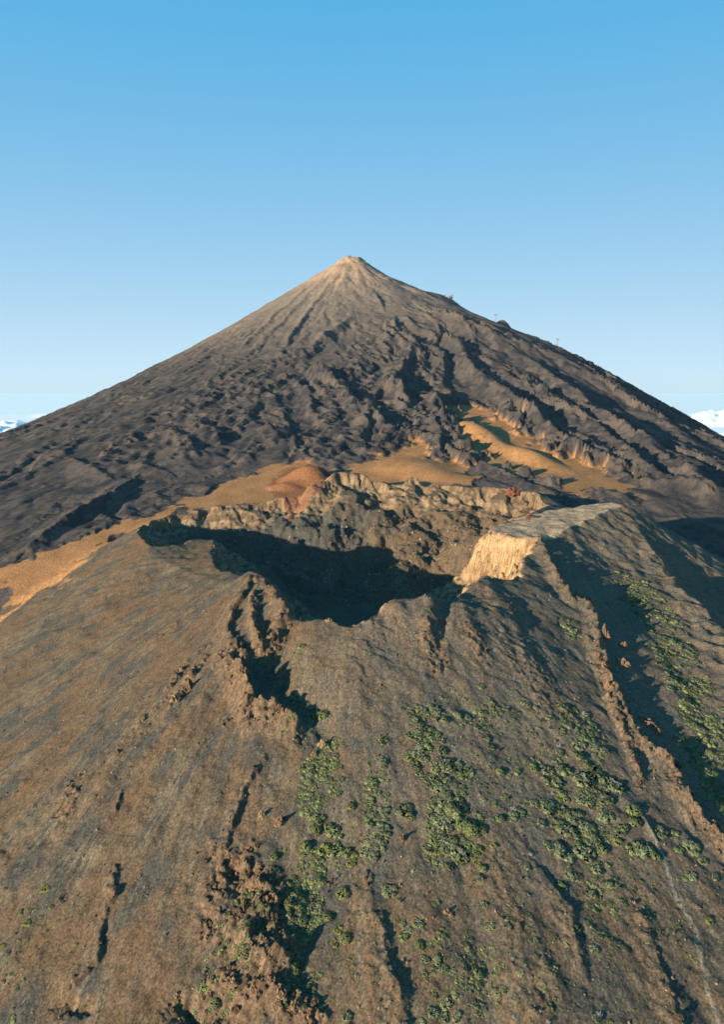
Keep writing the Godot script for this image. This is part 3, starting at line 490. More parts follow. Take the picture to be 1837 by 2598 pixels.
# roughness of the ground, after all the large forms
func relief_row(row: int) -> void:
	var nx: int = cur.nx; var st: float = cur.step
	var z: float = cur.z0 + row * st
	var out := PackedFloat32Array(); out.resize(nx)
	for c in nx:
		var x: float = cur.x0 + c * st
		var k := row * nx + c
		var y := cur_h[k]
		var near := 1.0 - cur_far[k]
		if outside(x, z):
			out[c] = y; continue
		if near < 1.0:
			var dx := x - PEAK.x; var dz := z - PEAK.z
			y += (1.0 - near) * (1.0 - 0.97 * smoothstep(0.0, 0.6, cur_tan[k])) * (1.0 if st < 20.0 else 0.3) * cone_relief(x, z, sqrt(dx * dx + dz * dz) + 0.001, dz)
		if near > 0.0:
			var d := cur_in[k]
			var rk := cur_rock[k]
			if d < 0.0:
				rk = maxf(rk, smoothstep(15.0, 8.0, -d) * smoothstep(0.5, 3.0, -d) * 0.7)
				y += n_small.get_noise_2d(x * 0.7, z * 0.7) * (0.6 + 1.3 * smoothstep(-40.0, -70.0, y) * smoothstep(-40.0, 60.0, x)) * near
			elif d < 900.0:
				var ang := atan2(z + 860.0, x + 10.0); var rr := sqrt((x + 10.0) * (x + 10.0) + (z + 860.0) * (z + 860.0))
				y += near * smoothstep(4.0, 30.0, d) * (0.25 + 0.75 * smoothstep(-20.0, -120.0, x)) * (n_plain.get_noise_2d(ang * 17.0, rr * 0.011) * 0.9 + n_plain.get_noise_2d(ang * 60.0, rr * 0.026) * 0.22)
				y += near * (n_mid.get_noise_2d(x, z) * 1.4 + n_small.get_noise_2d(x * 0.8, z * 0.8) * 0.35)
			if rk > 0.01:
				y += rk * near * (n_cell.get_noise_2d(x + 1.5 * n_small.get_noise_2d(x, z), z) * 1.7 + n_cell.get_noise_2d(x * 2.6 + 50.0, z * 2.6) * 0.7 + n_ridge.get_noise_2d(x * 9.0, z * 9.0) * 1.6 + n_small.get_noise_2d(x * 1.6, z * 1.6) * 0.9 - 0.4)
		out[c] = y
	rows[row] = out

func par(f: Callable, n: int) -> void:
	WorkerThreadPool.wait_for_group_task_completion(WorkerThreadPool.add_group_task(f, n))

func join(list: Array) -> PackedFloat32Array:
	var h := PackedFloat32Array()
	for r in list: h.append_array(r)
	return h

func fill(g: Dictionary) -> void:
	use(g); rows = []; rows.resize(g.nz); far_rows = []; far_rows.resize(g.nz); in_rows = []; in_rows.resize(g.nz)
	par(fill_row, g.nz)
	g["h"] = join(rows); g["far"] = join(far_rows); g["inside"] = join(in_rows)
	if g.step > 20.0:
		for f in NEAR_RIDGES:
			if f.wl + f.wr > 100.0: add_ridge(f, g)
	else:
		for f in PAINT: add_paint(f, g)
		for f in NEAR_RIDGES: add_ridge(f, g)
		for f in FAR_RIDGES: add_ridge(f, g)
		for f in PATHS: add_ridge(f, g)
		for f in MOUNDS: add_mound(f, g)
	if g.step > 4.0 and g.step < 20.0: add_flows(g)
	use(g); par(relief_row, g.nz)
	g.h = join(rows)

func shade_row(row: int) -> void:
	var nx: int = cur.nx; var nz: int = cur.nz; var st: float = cur.step
	var nn := PackedVector3Array(); nn.resize(nx)
	var cc := PackedColorArray(); cc.resize(nx)
	var up := mini(row + 1, nz - 1); var dn := maxi(row - 1, 0)
	var z: float = cur.z0 + row * st
	for c in nx:
		if outside(cur.x0 + c * st, z): continue
		var l := maxi(c - 1, 0); var r := mini(c + 1, nx - 1)
		var gx := (cur_h[row * nx + r] - cur_h[row * nx + l]) / (st * (r - l))
		var gz := (cur_h[up * nx + c] - cur_h[dn * nx + c]) / (st * (up - dn))
		var n := Vector3(-gx, 1.0, -gz).normalized()
		nn[c] = n
		cc[c] = ground_color(cur.x0 + c * st, cur_h[row * nx + c], z, n, row * nx + c)
	normals_rows[row] = nn; color_rows[row] = cc
	var vv := PackedVector3Array(); vv.resize(nx)
	var ix := PackedInt32Array()
	for c in nx:
		var x: float = cur.x0 + c * st
		var y := cur_h[row * nx + c]
		for o in cur_hole:
			if x > o[0] and x < o[1] and z > o[2] and z < o[3]: y -= st * 0.8
		if st > 20.0 and covered(x, z, 0.0): y -= 30.0 if covered(x, z, 52.0) else 3.0
		vv[c] = Vector3(x, y, z)
		if row == nz - 1 or c == nx - 1: continue
		var skip := false
		for o in cur_hole:
			if x > o[0] + st and x + st < o[1] - st and z > o[2] + st and z + st < o[3] - st: skip = true
		if st > 20.0 and covered(x, z, 5.0) and covered(x + st, z, 5.0) and covered(x, z + st, 5.0) and covered(x + st, z + st, 5.0): skip = true
		if skip or outside(x, z) or outside(x + st, z) or outside(x, z + st) or outside(x + st, z + st): continue
		var a := row * nx + c
		ix.append(a); ix.append(a + 1); ix.append(a + nx)
		ix.append(a + 1); ix.append(a + nx + 1); ix.append(a + nx)
	vertex_rows[row] = vv; index_rows[row] = ix

func mix3(a: Vector3, b: Vector3, t: float) -> Vector3:
	return a + (b - a) * clampf(t, 0.0, 1.0)

const ASH := Vector3(0.1, 0.096, 0.081)
const BROWN := Vector3(0.165, 0.12, 0.077)
const KHAKI := Vector3(0.195, 0.16, 0.11)
const RUST := Vector3(0.18, 0.122, 0.078)
const OCHRE := Vector3(0.48, 0.25, 0.108)
const RED := Vector3(0.26, 0.1, 0.05)
const CLIFF := Vector3(0.36, 0.26, 0.155)
const PALE_CLIFF := Vector3(0.43, 0.28, 0.15)
const LAVA := Vector3(0.06, 0.058, 0.06)
const LAVA_BROWN := Vector3(0.13, 0.11, 0.098)
const SCREE := Vector3(0.25, 0.2, 0.155)
const SUMMIT := Vector3(0.5, 0.34, 0.22)

func ground_color(x: float, y: float, z: float, n: Vector3, k: int) -> Color:
	var far := cur_far[k]; var d := cur_in[k]
	var c := ASH
	var fine := n_small.get_noise_2d(x * 1.7 + 31.0, z * 1.7)
	var patch := n_mid.get_noise_2d(x * 0.8 + 200.0, z * 0.8)
	if far < 1.0:
		if d >= 0.0:
			var ang := atan2(z + 860.0, x + 10.0); var rr := sqrt((x + 10.0) * (x + 10.0) + (z + 860.0) * (z + 860.0))
			var s1 := n_plain.get_noise_2d(ang * 75.0, rr * 0.014 + 9.0); var s2 := n_plain.get_noise_2d(ang * 16.0 + 5.0, rr * 0.007)
			c = mix3(ASH, BROWN, smoothstep(-0.6, 0.5, s2 * 1.2 + s1 * 0.35 + patch * 0.6))
			c = mix3(c, KHAKI, smoothstep(0.05, 0.65, 0.7 * patch - 0.6 * s1 + 0.3 * fine + 0.15 * smoothstep(-60.0, 60.0, x)))
			c = mix3(c, Vector3(0.2, 0.175, 0.135), 0.55 * smoothstep(-70.0, 0.0, x + 40.0 * patch) * smoothstep(-370.0, -460.0, z + 60.0 * patch))
			c = mix3(c, RUST, smoothstep(0.25, 0.7, s1 * 0.8 + s2 * 0.4 + fine * 0.5) * 0.6)
			c = mix3(c, Vector3(0.17, 0.108, 0.062), (0.6 - 0.4 * smoothstep(-50.0, 30.0, x)) * smoothstep(0.0, 0.5, n_big.get_noise_2d(x * 2.5 + 40.0, z * 2.5) + 0.3 * patch))
			if sample(sd_p, x, z) < 2.0: c = mix3(c, Vector3(0.48, 0.36, 0.235), 0.9)
			c = mix3(c, RUST * (1.0 + 0.5 * fine), smoothstep(0.83, 0.62, n.y) * 0.7)
		else:
			var i := -d
			c = mix3(ASH, BROWN, smoothstep(-60, 90, x + 90.0 * patch))
			fine = n_small.get_noise_3d(x * 0.9, y * 1.5, z * 0.9)
			var strata := n_plain.get_noise_2d(y * 0.16 + patch * 0.8, 3.0 + (x + z) * 0.004)
			var wall := smoothstep(62.0, 40.0, i + 9.0 * fine + 10.0 * patch) * smoothstep(0.87, 0.76, n.y)
			c = mix3(c, mix3(CLIFF, RUST, 0.5 + 1.3 * strata), wall)
			if x > 70.0 and z > -930.0: c = mix3(c, PALE_CLIFF * (1.0 + 0.45 * fine + 0.45 * strata + 0.4 * patch), smoothstep(0.9, 0.7, n.y))
			if x > 170.0 and z < -930.0 and z > -1050.0: c = mix3(c, RED, 0.7 * smoothstep(0.95, 0.8, n.y))
		c = mix3(c, RUST * (1.0 + 0.6 * fine), cur_rock[k] * (0.65 + 0.5 * patch + 0.3 * fine) * (1.0 if d >= 0.0 else 0.3))
	if far > 0.0:
		var dx := x - PEAK.x; var dz := z - PEAK.z; var r := sqrt(dx * dx + dz * dz)
		var ang2 := atan2(dx, dz)
		var f1 := n_plain.get_noise_2d(ang2 * 26.0 + 0.9 * patch, r * 0.004); var f2 := n_plain.get_noise_2d(ang2 * 70.0, r * 0.011 + 3.0)
		var wob := 120.0 * f1 + 60.0 * n_mid.get_noise_2d(x * 0.6, z * 0.6)
		var v := mix3(LAVA, LAVA_BROWN, 0.42 + 1.0 * f1 + 0.8 * patch + 0.3 * fine)
		v = mix3(v, Vector3(0.15, 0.115, 0.085), smoothstep(0.2, 0.6, f2 + 0.5 * patch) * 0.6)
		v = mix3(v, SCREE * (1.0 + 0.18 * f2), smoothstep(1050.0, 300.0, r + 1.3 * wob + 160.0 * smoothstep(-0.3, 0.4, ang2)))
		v = mix3(v, SUMMIT, smoothstep(330.0, 60.0, r + wob))
		c = mix3(c, v, far)
	c = mix3(c, OCHRE * (1.0 + 0.18 * fine + 0.2 * patch), smoothstep(0.6, 0.78, cur_tan[k] + 0.1 * fine) * (1.0 if d > 1.0 else 0.0))
	c = mix3(c, RED * (1.0 + 0.3 * fine), cur_rust[k])
	c = mix3(c, Vector3(0.36, 0.3, 0.22), cur_pale[k])
	c *= 1.0 + 0.2 * fine
	return Color(maxf(c.x, 0.01), maxf(c.y, 0.01), maxf(c.z, 0.01))

# where finer sheets lie over the coarse one
func covered(x: float, z: float, margin: float) -> bool:
	if z < -3250.0 + margin or z > -190.0 - margin: return false
	if z > -615.0: return absf(x) < 0.52 * -z + 38.0 - margin
	return absf(x) < minf(1745.0, 0.62 * -z + 145.0) - margin

# hole: [x0, x1, z0, z1] left out (with a little overlap, sunk)
func commit(g: Dictionary, called: String, m: Material, hole: Array = []) -> void:
	use(g); normals_rows = []; color_rows = []
	normals_rows.resize(g.nz); color_rows.resize(g.nz); vertex_rows = []; vertex_rows.resize(g.nz); index_rows = []; index_rows.resize(g.nz); cur_hole = hole
	par(shade_row, g.nz)
	var nx: int = g.nx; var nz: int = g.nz; var st: float = g.step
	var vs := PackedVector3Array()
	var ns := PackedVector3Array(); var cs := PackedColorArray(); var ix := PackedInt32Array()
	for r in nz:
		vs.append_array(vertex_rows[r]); ns.append_array(normals_rows[r]); cs.append_array(color_rows[r]); ix.append_array(index_rows[r])
	var arr := []; arr.resize(Mesh.ARRAY_MAX)
	arr[Mesh.ARRAY_VERTEX] = vs; arr[Mesh.ARRAY_NORMAL] = ns; arr[Mesh.ARRAY_COLOR] = cs; arr[Mesh.ARRAY_INDEX] = ix
	var am := ArrayMesh.new(); am.add_surface_from_arrays(Mesh.PRIMITIVE_TRIANGLES, arr)
	var mi := MeshInstance3D.new(); mi.name = called; mi.mesh = am; mi.material_override = m
	mi.set_meta("kind", "structure")
	add_child(mi, true)

func _ready() -> void:
	var t0 := Time.get_ticks_msec()
	# ---- camera, sky, sun, exposure
	var cam := Camera3D.new(); cam.name = "camera"
	cam.position = Vector3(0, 200, 0); cam.rotation_degrees = Vector3(-10, 0, 0)
	cam.fov = rad_to_deg(2.0 * atan(1147.5 / 1700.0)); cam.near = 1.0; cam.far = 200000.0
	add_child(cam); cam.current = true
	var env := Environment.new()
	env.background_mode = Environment.BG_SKY
	var sm := ProceduralSkyMaterial.new()
	sm.sky_top_color = Color(0.075, 0.385, 0.53)
	sm.sky_horizon_color = Color(0.478, 0.548, 0.588)
	sm.sky_curve = 0.16
	sm.ground_horizon_color = Color(0.478, 0.546, 0.583); sm.ground_bottom_color = Color(0.44, 0.5, 0.53); sm.ground_curve = 0.5
	var sky := Sky.new(); sky.sky_material = sm
	env.sky = sky
	env.tonemap_mode = Environment.TONE_MAPPER_LINEAR
	env.tonemap_exposure = 3.1
	env.fog_enabled = true; env.fog_density = 0.000008; env.fog_light_color = Color(0.72, 0.84, 0.95)
	env.sdfgi_enabled = true; env.ssao_enabled = true; env.ssil_enabled = true
	var we := WorldEnvironment.new(); we.name = "environment"; we.environment = env; add_child(we)
	var sun := DirectionalLight3D.new(); sun.name = "sun"
	sun.light_color = Color(1.0, 0.925, 0.81); sun.light_energy = 1.6; sun.light_angular_distance = 0.5; sun.shadow_enabled = true
	var el := deg_to_rad(10.0); var az := deg_to_rad(50.0)   # travels right by sin(az), away by cos(az)
	var dir := Vector3(sin(az) * cos(el), -sin(el), -cos(az) * cos(el))
	sun.look_at_from_position(Vector3.ZERO, dir, Vector3.UP)
	add_child(sun)

	# ---- terrain
	setup_noise()
	for p in RIM:
		rim_x.append(p[0]); rim_z.append(p[1]); rim_y.append(p[2])
	for p in SHOULDER:
		sh_x.append(p[0]); sh_z.append(p[1])
	for p in PLATEAU:
		pl_x.append(p[0]); pl_z.append(p[1])
	sd_d.resize(SD_N * SD_N); sd_s.resize(SD_N * SD_N); sd_y.resize(SD_N * SD_N); sd_p.resize(SD_N * SD_N)
	par(sd_row, SD_N)
	print("sd ", Time.get_ticks_msec() - t0)
	var ga := new_grid(-365, 365, -620, -180, NEAR_STEP)
	var gb := new_grid(-520, 520, -1420, -618, 2.0)
	var gc := new_grid(-1750, 1750, -3260, -610, 5.0)
	var gd := new_grid(-6000, 6000, -9000, 2000, 50)
	for g in grids:
		fill(g); print("  grid ", g.nx * g.nz, " ", Time.get_ticks_msec() - t0)
	print("fill ", Time.get_ticks_msec() - t0)
	# PROBE
	var m := ground_material()
	commit(ga, "terrain_near", m)
	commit(gb, "terrain_crater", m)
	commit(gc, "mountain", m, [[-519, 519, -1418, -600]])
	commit(gd, "terrain_far", m)
	print("ground ", Time.get_ticks_msec() - t0)
	build_cloud_sea()
	build_cable_car()
	var rm := rock_material()
	place_crags(rm)
	plant_shrubs()
	scatter_rubble(rm)
	print("done ", Time.get_ticks_msec() - t0)

func ground_material() -> StandardMaterial3D:
	var m := StandardMaterial3D.new(); m.vertex_color_use_as_albedo = true; m.roughness = 0.96; m.metallic_specular = 0.15
	var n := FastNoiseLite.new(); n.seed = 5; n.frequency = 0.035; n.fractal_octaves = 5; n.fractal_gain = 0.65
	var a := n.get_seamless_image(512, 512); a.convert(Image.FORMAT_RGB8); a.adjust_bcs(2.3, 0.32, 1.0)
	m.albedo_texture = ImageTexture.create_from_image(a)
	var b := n.get_seamless_image(512, 512); b.convert(Image.FORMAT_RGB8); b.bump_map_to_normal_map(2.6)
	m.normal_enabled = true; m.normal_texture = ImageTexture.create_from_image(b); m.normal_scale = 1.0
	m.uv1_triplanar = true; m.uv1_world_triplanar = true; m.uv1_scale = Vector3(0.027, 0.027, 0.027)
	return m

func rock_material() -> StandardMaterial3D:
	var m := ground_material(); m.uv1_scale = Vector3(0.1, 0.1, 0.1); return m

# ---- things ------------------------------------------------------------------------
var names := {}
func numbered(base: String) -> String:
	var n: int = names.get(base, 0)
	names[base] = n + 1
	return base if n == 0 else "%s_%03d" % [base, n]

func tag(o: Node, label: String, category: String, group := "") -> void:
	o.set_meta("label", label); o.set_meta("category", category)
	if group != "": o.set_meta("group", group)

func ground_at(x: float, z: float) -> float:
	for g in grids:
		var fx: float = (x - g.x0) / g.step; var fz: float = (z - g.z0) / g.step
		if fx >= 0 and fz >= 0 and fx < g.nx - 1 and fz < g.nz - 1:
			use_step(g)
			if outside(x, z): continue
			var ix := int(fx); var iz := int(fz); fx -= ix; fz -= iz
			var k: int = iz * g.nx + ix; var h: PackedFloat32Array = g.h; var nx: int = g.nx
			return (h[k] * (1 - fx) + h[k + 1] * fx) * (1 - fz) + (h[k + nx] * (1 - fx) + h[k + nx + 1] * fx) * fz
	return 0.0

func use_step(g: Dictionary) -> void:
	cur = g

func slope_at(x: float, z: float, s: float) -> Vector3:
	var gx := (ground_at(x + s, z) - ground_at(x - s, z)) / (2.0 * s); var gz := (ground_at(x, z + s) - ground_at(x, z - s)) / (2.0 * s)
	return Vector3(-gx, 1.0, -gz).normalized()

func leaf_material(rough := 0.75) -> StandardMaterial3D:
	var m := StandardMaterial3D.new(); m.vertex_color_use_as_albedo = true; m.roughness = rough; m.metallic_specular = 0.2; m.cull_mode = BaseMaterial3D.CULL_DISABLED
	return m

# a shrub of unit diameter: domes packed together, their surface broken up into leaf tufts
func shrub_mesh(seed_: int, lobes: int, green: Vector3, spread: float) -> ArrayMesh:
	var rng := RandomNumberGenerator.new(); rng.seed = seed_
	var cs: Array = []
	for i in lobes:
		var a := rng.randf() * TAU; var r := 0.0 if lobes == 1 else spread * sqrt(rng.randf())
		var rad := 0.46 if lobes == 1 else rng.randf_range(0.15, 0.24) * (1.4 if lobes < 5 else 1.0)
		cs.append([Vector3(cos(a) * r, rad * 0.18, sin(a) * r), rad, rng.randf_range(0.75, 1.25)])
	var st := SurfaceTool.new(); st.begin(Mesh.PRIMITIVE_TRIANGLES)
	for l in cs:
		var c: Vector3 = l[0]; var rad: float = l[1]; var tone: float = l[2]
		var rings := 5; var segs := 9
		var grid: Array = []
		for i in rings + 1:
			var row: Array = []
			for j in segs:
				var th := (float(i) / rings) * PI * 0.56; var ph := TAU * j / segs
				var d := Vector3(sin(th) * cos(ph), cos(th), sin(th) * sin(ph))
				row.append([c + d * Vector3(1, 0.8, 1) * rad * (0.9 + 0.16 * n_one.get_noise_3d(d.x * 2.2 + seed_, d.y * 2.2, d.z * 2.2 + c.x * 7.0)), d])
			grid.append(row)
		for i in rings:
			for j in segs:
				var k := (j + 1) % segs
				for q in [[i, j], [i, k], [i + 1, j], [i, k], [i + 1, k], [i + 1, j]]:
					var e: Array = grid[q[0]][q[1]]
					var g := green * tone * 0.72
					st.set_color(Color(g.x, g.y, g.z)); st.set_normal(e[1]); st.add_vertex(e[0])
		var count := int(210 if lobes == 1 else maxf(36, 300.0 / lobes))
		for t in count:
			var y := rng.randf_range(-0.05, 1.0); var ph := rng.randf() * TAU; var s := sqrt(maxf(0.0, 1.0 - y * y))
			var d := Vector3(s * cos(ph), y, s * sin(ph))
			var p := c + d * Vector3(1, 0.8, 1) * rad * rng.randf_range(0.92, 1.1)
			var buried := false
			for o in cs:
				if o != l and (p - o[0]).length() < o[1] * 0.8: buried = true
			if buried: continue
			var side := d.cross(Vector3(rng.randf() - 0.5, rng.randf() - 0.5, rng.randf() - 0.5)).normalized()
			var up := (d + side * 0.4).normalized()
			var sz := rng.randf_range(0.05, 0.1)
			var g := green * tone * rng.randf_range(0.7, 1.45)
			var col := Color(g.x * rng.randf_range(0.9, 1.15), g.y, g.z)
			var nn := (d * 0.8 + up * 0.3).normalized()
			var b := d.cross(side).normalized()
			for tri in [[p + side * sz, p + b * sz * 0.8 + d * sz * 0.3, p - side * sz * 0.7 + d * sz * 0.5], [p + side * sz, p - side * sz * 0.7 + d * sz * 0.5, p - b * sz * 0.9]]:
				var gn: Vector3 = (tri[2] - tri[0]).cross(tri[1] - tri[0])
				if gn.dot(d) < 0.0: tri = [tri[0], tri[2], tri[1]]; gn = -gn
				var sn := (gn.normalized() + nn * 0.6).normalized()
				for v in tri:
					st.set_color(col); st.set_normal(sn); st.add_vertex(v)
	return st.commit()

# bare grey branches standing out of a shrub of unit diameter
func twig_mesh(seed_: int, count: int, reach: float) -> ArrayMesh:
	var rng := RandomNumberGenerator.new(); rng.seed = seed_
	var st := SurfaceTool.new(); st.begin(Mesh.PRIMITIVE_TRIANGLES)
	for i in count:
		var a := rng.randf() * TAU; var r := rng.randf() * reach
		var p := Vector3(cos(a) * r * 0.45, 0.02, sin(a) * r * 0.45)
		var lean := Vector3(cos(a) * r * 1.2 + rng.randf_range(-0.25, 0.25), 0.55, sin(a) * r * 1.2 + rng.randf_range(-0.25, 0.25)).normalized()
		var tip := p + lean * rng.randf_range(0.18, 0.36)
		var w := rng.randf_range(0.010, 0.02); var g := rng.randf_range(0.16, 0.32)
		var ax := lean.cross(Vector3(0.3, 0.2, 0.9)).normalized(); var bx := lean.cross(ax)
		for k in 3:
			var u := ax * cos(k * TAU / 3) + bx * sin(k * TAU / 3); var v := ax * cos((k + 1) * TAU / 3) + bx * sin((k + 1) * TAU / 3)
			var tri := [p + u * w, tip, p + v * w]; var gn: Vector3 = (tri[2] - tri[0]).cross(tri[1] - tri[0]).normalized()
			if gn.dot(u + v) < 0.0: tri.reverse(); gn = -gn
			for q in tri:
				st.set_color(Color(g, g * 0.95, g * 0.87)); st.set_normal(gn); st.add_vertex(q)
		for b in 3:
			var f := p.lerp(tip, 0.4 + 0.2 * b); var e := f + Vector3(rng.randf_range(-1, 1), rng.randf_range(0.1, 0.8), rng.randf_range(-1, 1)).normalized() * rng.randf_range(0.06, 0.14)
			var s := (e - f).cross(Vector3(0.4, 0.7, 0.1)).normalized() * w * 0.7
			var tri := [f - s, e, f + s]; var gn: Vector3 = (tri[2] - tri[0]).cross(tri[1] - tri[0]).normalized()
			for q in tri:
				st.set_color(Color(g, g * 0.95, g * 0.87)); st.set_normal(gn); st.add_vertex(q)
	return st.commit()

func seat(o: Node3D, x: float, z: float, size: float, tall: float, yaw: float) -> void:
	var n := slope_at(x, z, maxf(size * 0.4, 1.0))
	n = n.lerp(Vector3.UP, 0.25).normalized()
	var fwd := Vector3(sin(yaw), 0, cos(yaw)); var right := n.cross(fwd).normalized(); fwd = right.cross(n)
	o.transform = Transform3D(Basis(right * size, n * size * tall, fwd * size), Vector3(x, ground_at(x, z) - 0.03 * size, z))

func plant_shrubs() -> void:
	var rng := RandomNumberGenerator.new(); rng.seed = 91
	var lm := leaf_material()
	var wood := leaf_material(0.9)
	var round_m: Array = []; var clump_m: Array = []; var lime_m: Array = []; var twig_m: Array = []
	for i in 6:
		round_m.append(shrub_mesh(100 + i, 1 if i < 3 else 3 + i % 3, Vector3(0.08, 0.096, 0.04) * (0.85 + 0.07 * i), 0.26))
		clump_m.append(shrub_mesh(200 + i, 9 + i, Vector3(0.078, 0.09, 0.046) * (0.85 + 0.07 * i), 0.34))
		twig_m.append(twig_mesh(300 + i, 26, 0.26))
	for i in 3: lime_m.append(shrub_mesh(400 + i, 5 + i, Vector3(0.085, 0.092, 0.03), 0.3))
	var all := [[ROUND_SHRUBS, "g"], [TWIGGY_SHRUBS, "t"], [LIME_SHRUBS, "l"], [DEAD_SHRUBS, "d"]]
	for set_ in all:
		for s in set_[0]:
			var x: float = s[0]; var z: float = s[1]; var size: float = s[2] * 1.06
			var where := "on the open slope below the crater rim"; var grp := "open slope"
			if x > 205.0 and z < -430.0: where = "in the valley beyond the orange crag ridge"; grp = "valley"
			elif x < -120.0 and z > -440.0: where = "at the foot of the striped flank"; grp = "striped flank"
			elif x < -20.0 and z > -480.0: where = "around the rust-coloured rock mass"; grp = "rock mass"
			elif z < -500.0 and x < 0.0: where = "in the hollow under the scarp"; grp = "scarp hollow"
			elif z > -400.0: where = "on the gullied lower slope"; grp = "lower slope"
			var near_crag := 1e9
			for c in CRAGS:
				var q := Vector2(c[0] - x, c[1] - z).length()
				if q < near_crag and q < 75.0:
					near_crag = q
					var rise := ground_at(x, z) - ground_at(c[0], c[1])
					where = ("well " if q > 45.0 else ("just " if q < 18.0 else "")) + ("level with the " if absf(rise) < 4.0 else ("uphill of the " if rise > 0.0 else "downhill of the ")) + c[7]
			var mates := 0
			for other in all:
				for q in other[0]:
					var e := Vector2(q[0] - x, q[1] - z).length()
					if e > 0.01 and e < (size + q[2]) * 0.62: mates += 1
			var company := "alone " if mates == 0 else ("paired " if mates == 1 else "clustered ")
			var scale_word := "tiny " if size < 5.0 else ("small " if size < 7.5 else ("large " if size < 11.5 else "huge "))
			var o: Node3D
			if set_[0] == DEAD_SHRUBS:
				var mi := MeshInstance3D.new(); mi.mesh = twig_m[rng.randi() % 6]; mi.material_override = wood; o = mi
				o.name = numbered("dead_shrub")
				tag(o, "pale leafless dead shrub " + where, "shrub", "dead shrubs, " + where)
				add_child(o, true); seat(o, x, z, size * 1.25, 0.8, rng.randf() * TAU)
				continue
			var fm: Mesh = round_m[rng.randi() % 6]; var word := "rounded green shrub "
			if set_[1] == "t": fm = clump_m[rng.randi() % 6]; word = "twiggy grey-green shrub "
			elif set_[1] == "l": fm = lime_m[rng.randi() % 3]; word = "yellow-green shrub "
			elif size > 11.0: fm = clump_m[rng.randi() % 6]; word = "many-domed green shrub "
			if set_[1] == "t":
				o = Node3D.new(); o.name = numbered("twiggy_shrub"); add_child(o, true)
				var f := MeshInstance3D.new(); f.name = "foliage"; f.mesh = fm; f.material_override = lm; o.add_child(f)
				var b := MeshInstance3D.new(); b.name = "branches"; b.mesh = twig_m[rng.randi() % 6]; b.material_override = wood; o.add_child(b)
			else:
				var mi := MeshInstance3D.new(); mi.mesh = fm; mi.material_override = lm; o = mi
				o.name = numbered("lime_shrub" if set_[1] == "l" else "round_shrub"); add_child(o, true)
			tag(o, scale_word + word + company + where, "shrub", scale_word + word + company + where)
			seat(o, x, z, size, rng.randf_range(0.5, 0.68) if set_[1] != "t" else rng.randf_range(0.55, 0.75), rng.randf() * TAU)
	# the many small ones that fill the patches
	var spots: Array = [[], []]
	for p in SHRUB_PATCHES:
		for i in int(p[4] * 3.2):
			var r := sqrt(rng.randf()); var a := rng.randf() * TAU
			var x: float = p[0] + p[2] * r * cos(a); var z: float = p[1] + p[3] * r * sin(a)
			var k := n_plain.get_noise_2d(x * 0.035, z * 0.035)
			if k < -0.12 and rng.randf() < 0.8: continue
			spots[rng.randi() % 2].append([x, z, lerpf(p[5], p[6], pow(rng.randf(), 2.0)) * 0.95])
	for i in 2200:
		var x := rng.randf_range(-60, 260); var z := rng.randf_range(-580, -270)
		if n_plain.get_noise_2d(x * 0.02 + 50.0, z * 0.02) > 0.0: spots[i % 2].append([x, z, rng.randf_range(0.7, 2.0)])
	var node := Node3D.new()
	for q in 2:
		var mm := MultiMesh.new(); mm.transform_format = MultiMesh.TRANSFORM_3D; mm.use_colors = true; mm.mesh = clump_m[1] if q == 0 else round_m[3]
		mm.instance_count = spots[q].size()
		for i in spots[q].size():
			var s: Array = spots[q][i]
			seat(node, s[0], s[1], s[2], rng.randf_range(0.5, 0.8), rng.randf() * TAU)
			mm.set_instance_transform(i, node.transform)
			var v := rng.randf_range(0.75, 1.35); mm.set_instance_color(i, Color(v, v * rng.randf_range(0.92, 1.05), v))
		var mi := MultiMeshInstance3D.new(); mi.name = "low_scrub" if q == 0 else "cushion_scrub"; mi.multimesh = mm; mi.material_override = lm
		mi.set_meta("kind", "stuff")
		tag(mi, "scattered small grey-green scrub filling the gaps between the shrubs" if q == 0 else "scattered small rounded green cushions between the shrubs", "scrub")
		add_child(mi, true)
	node.free()

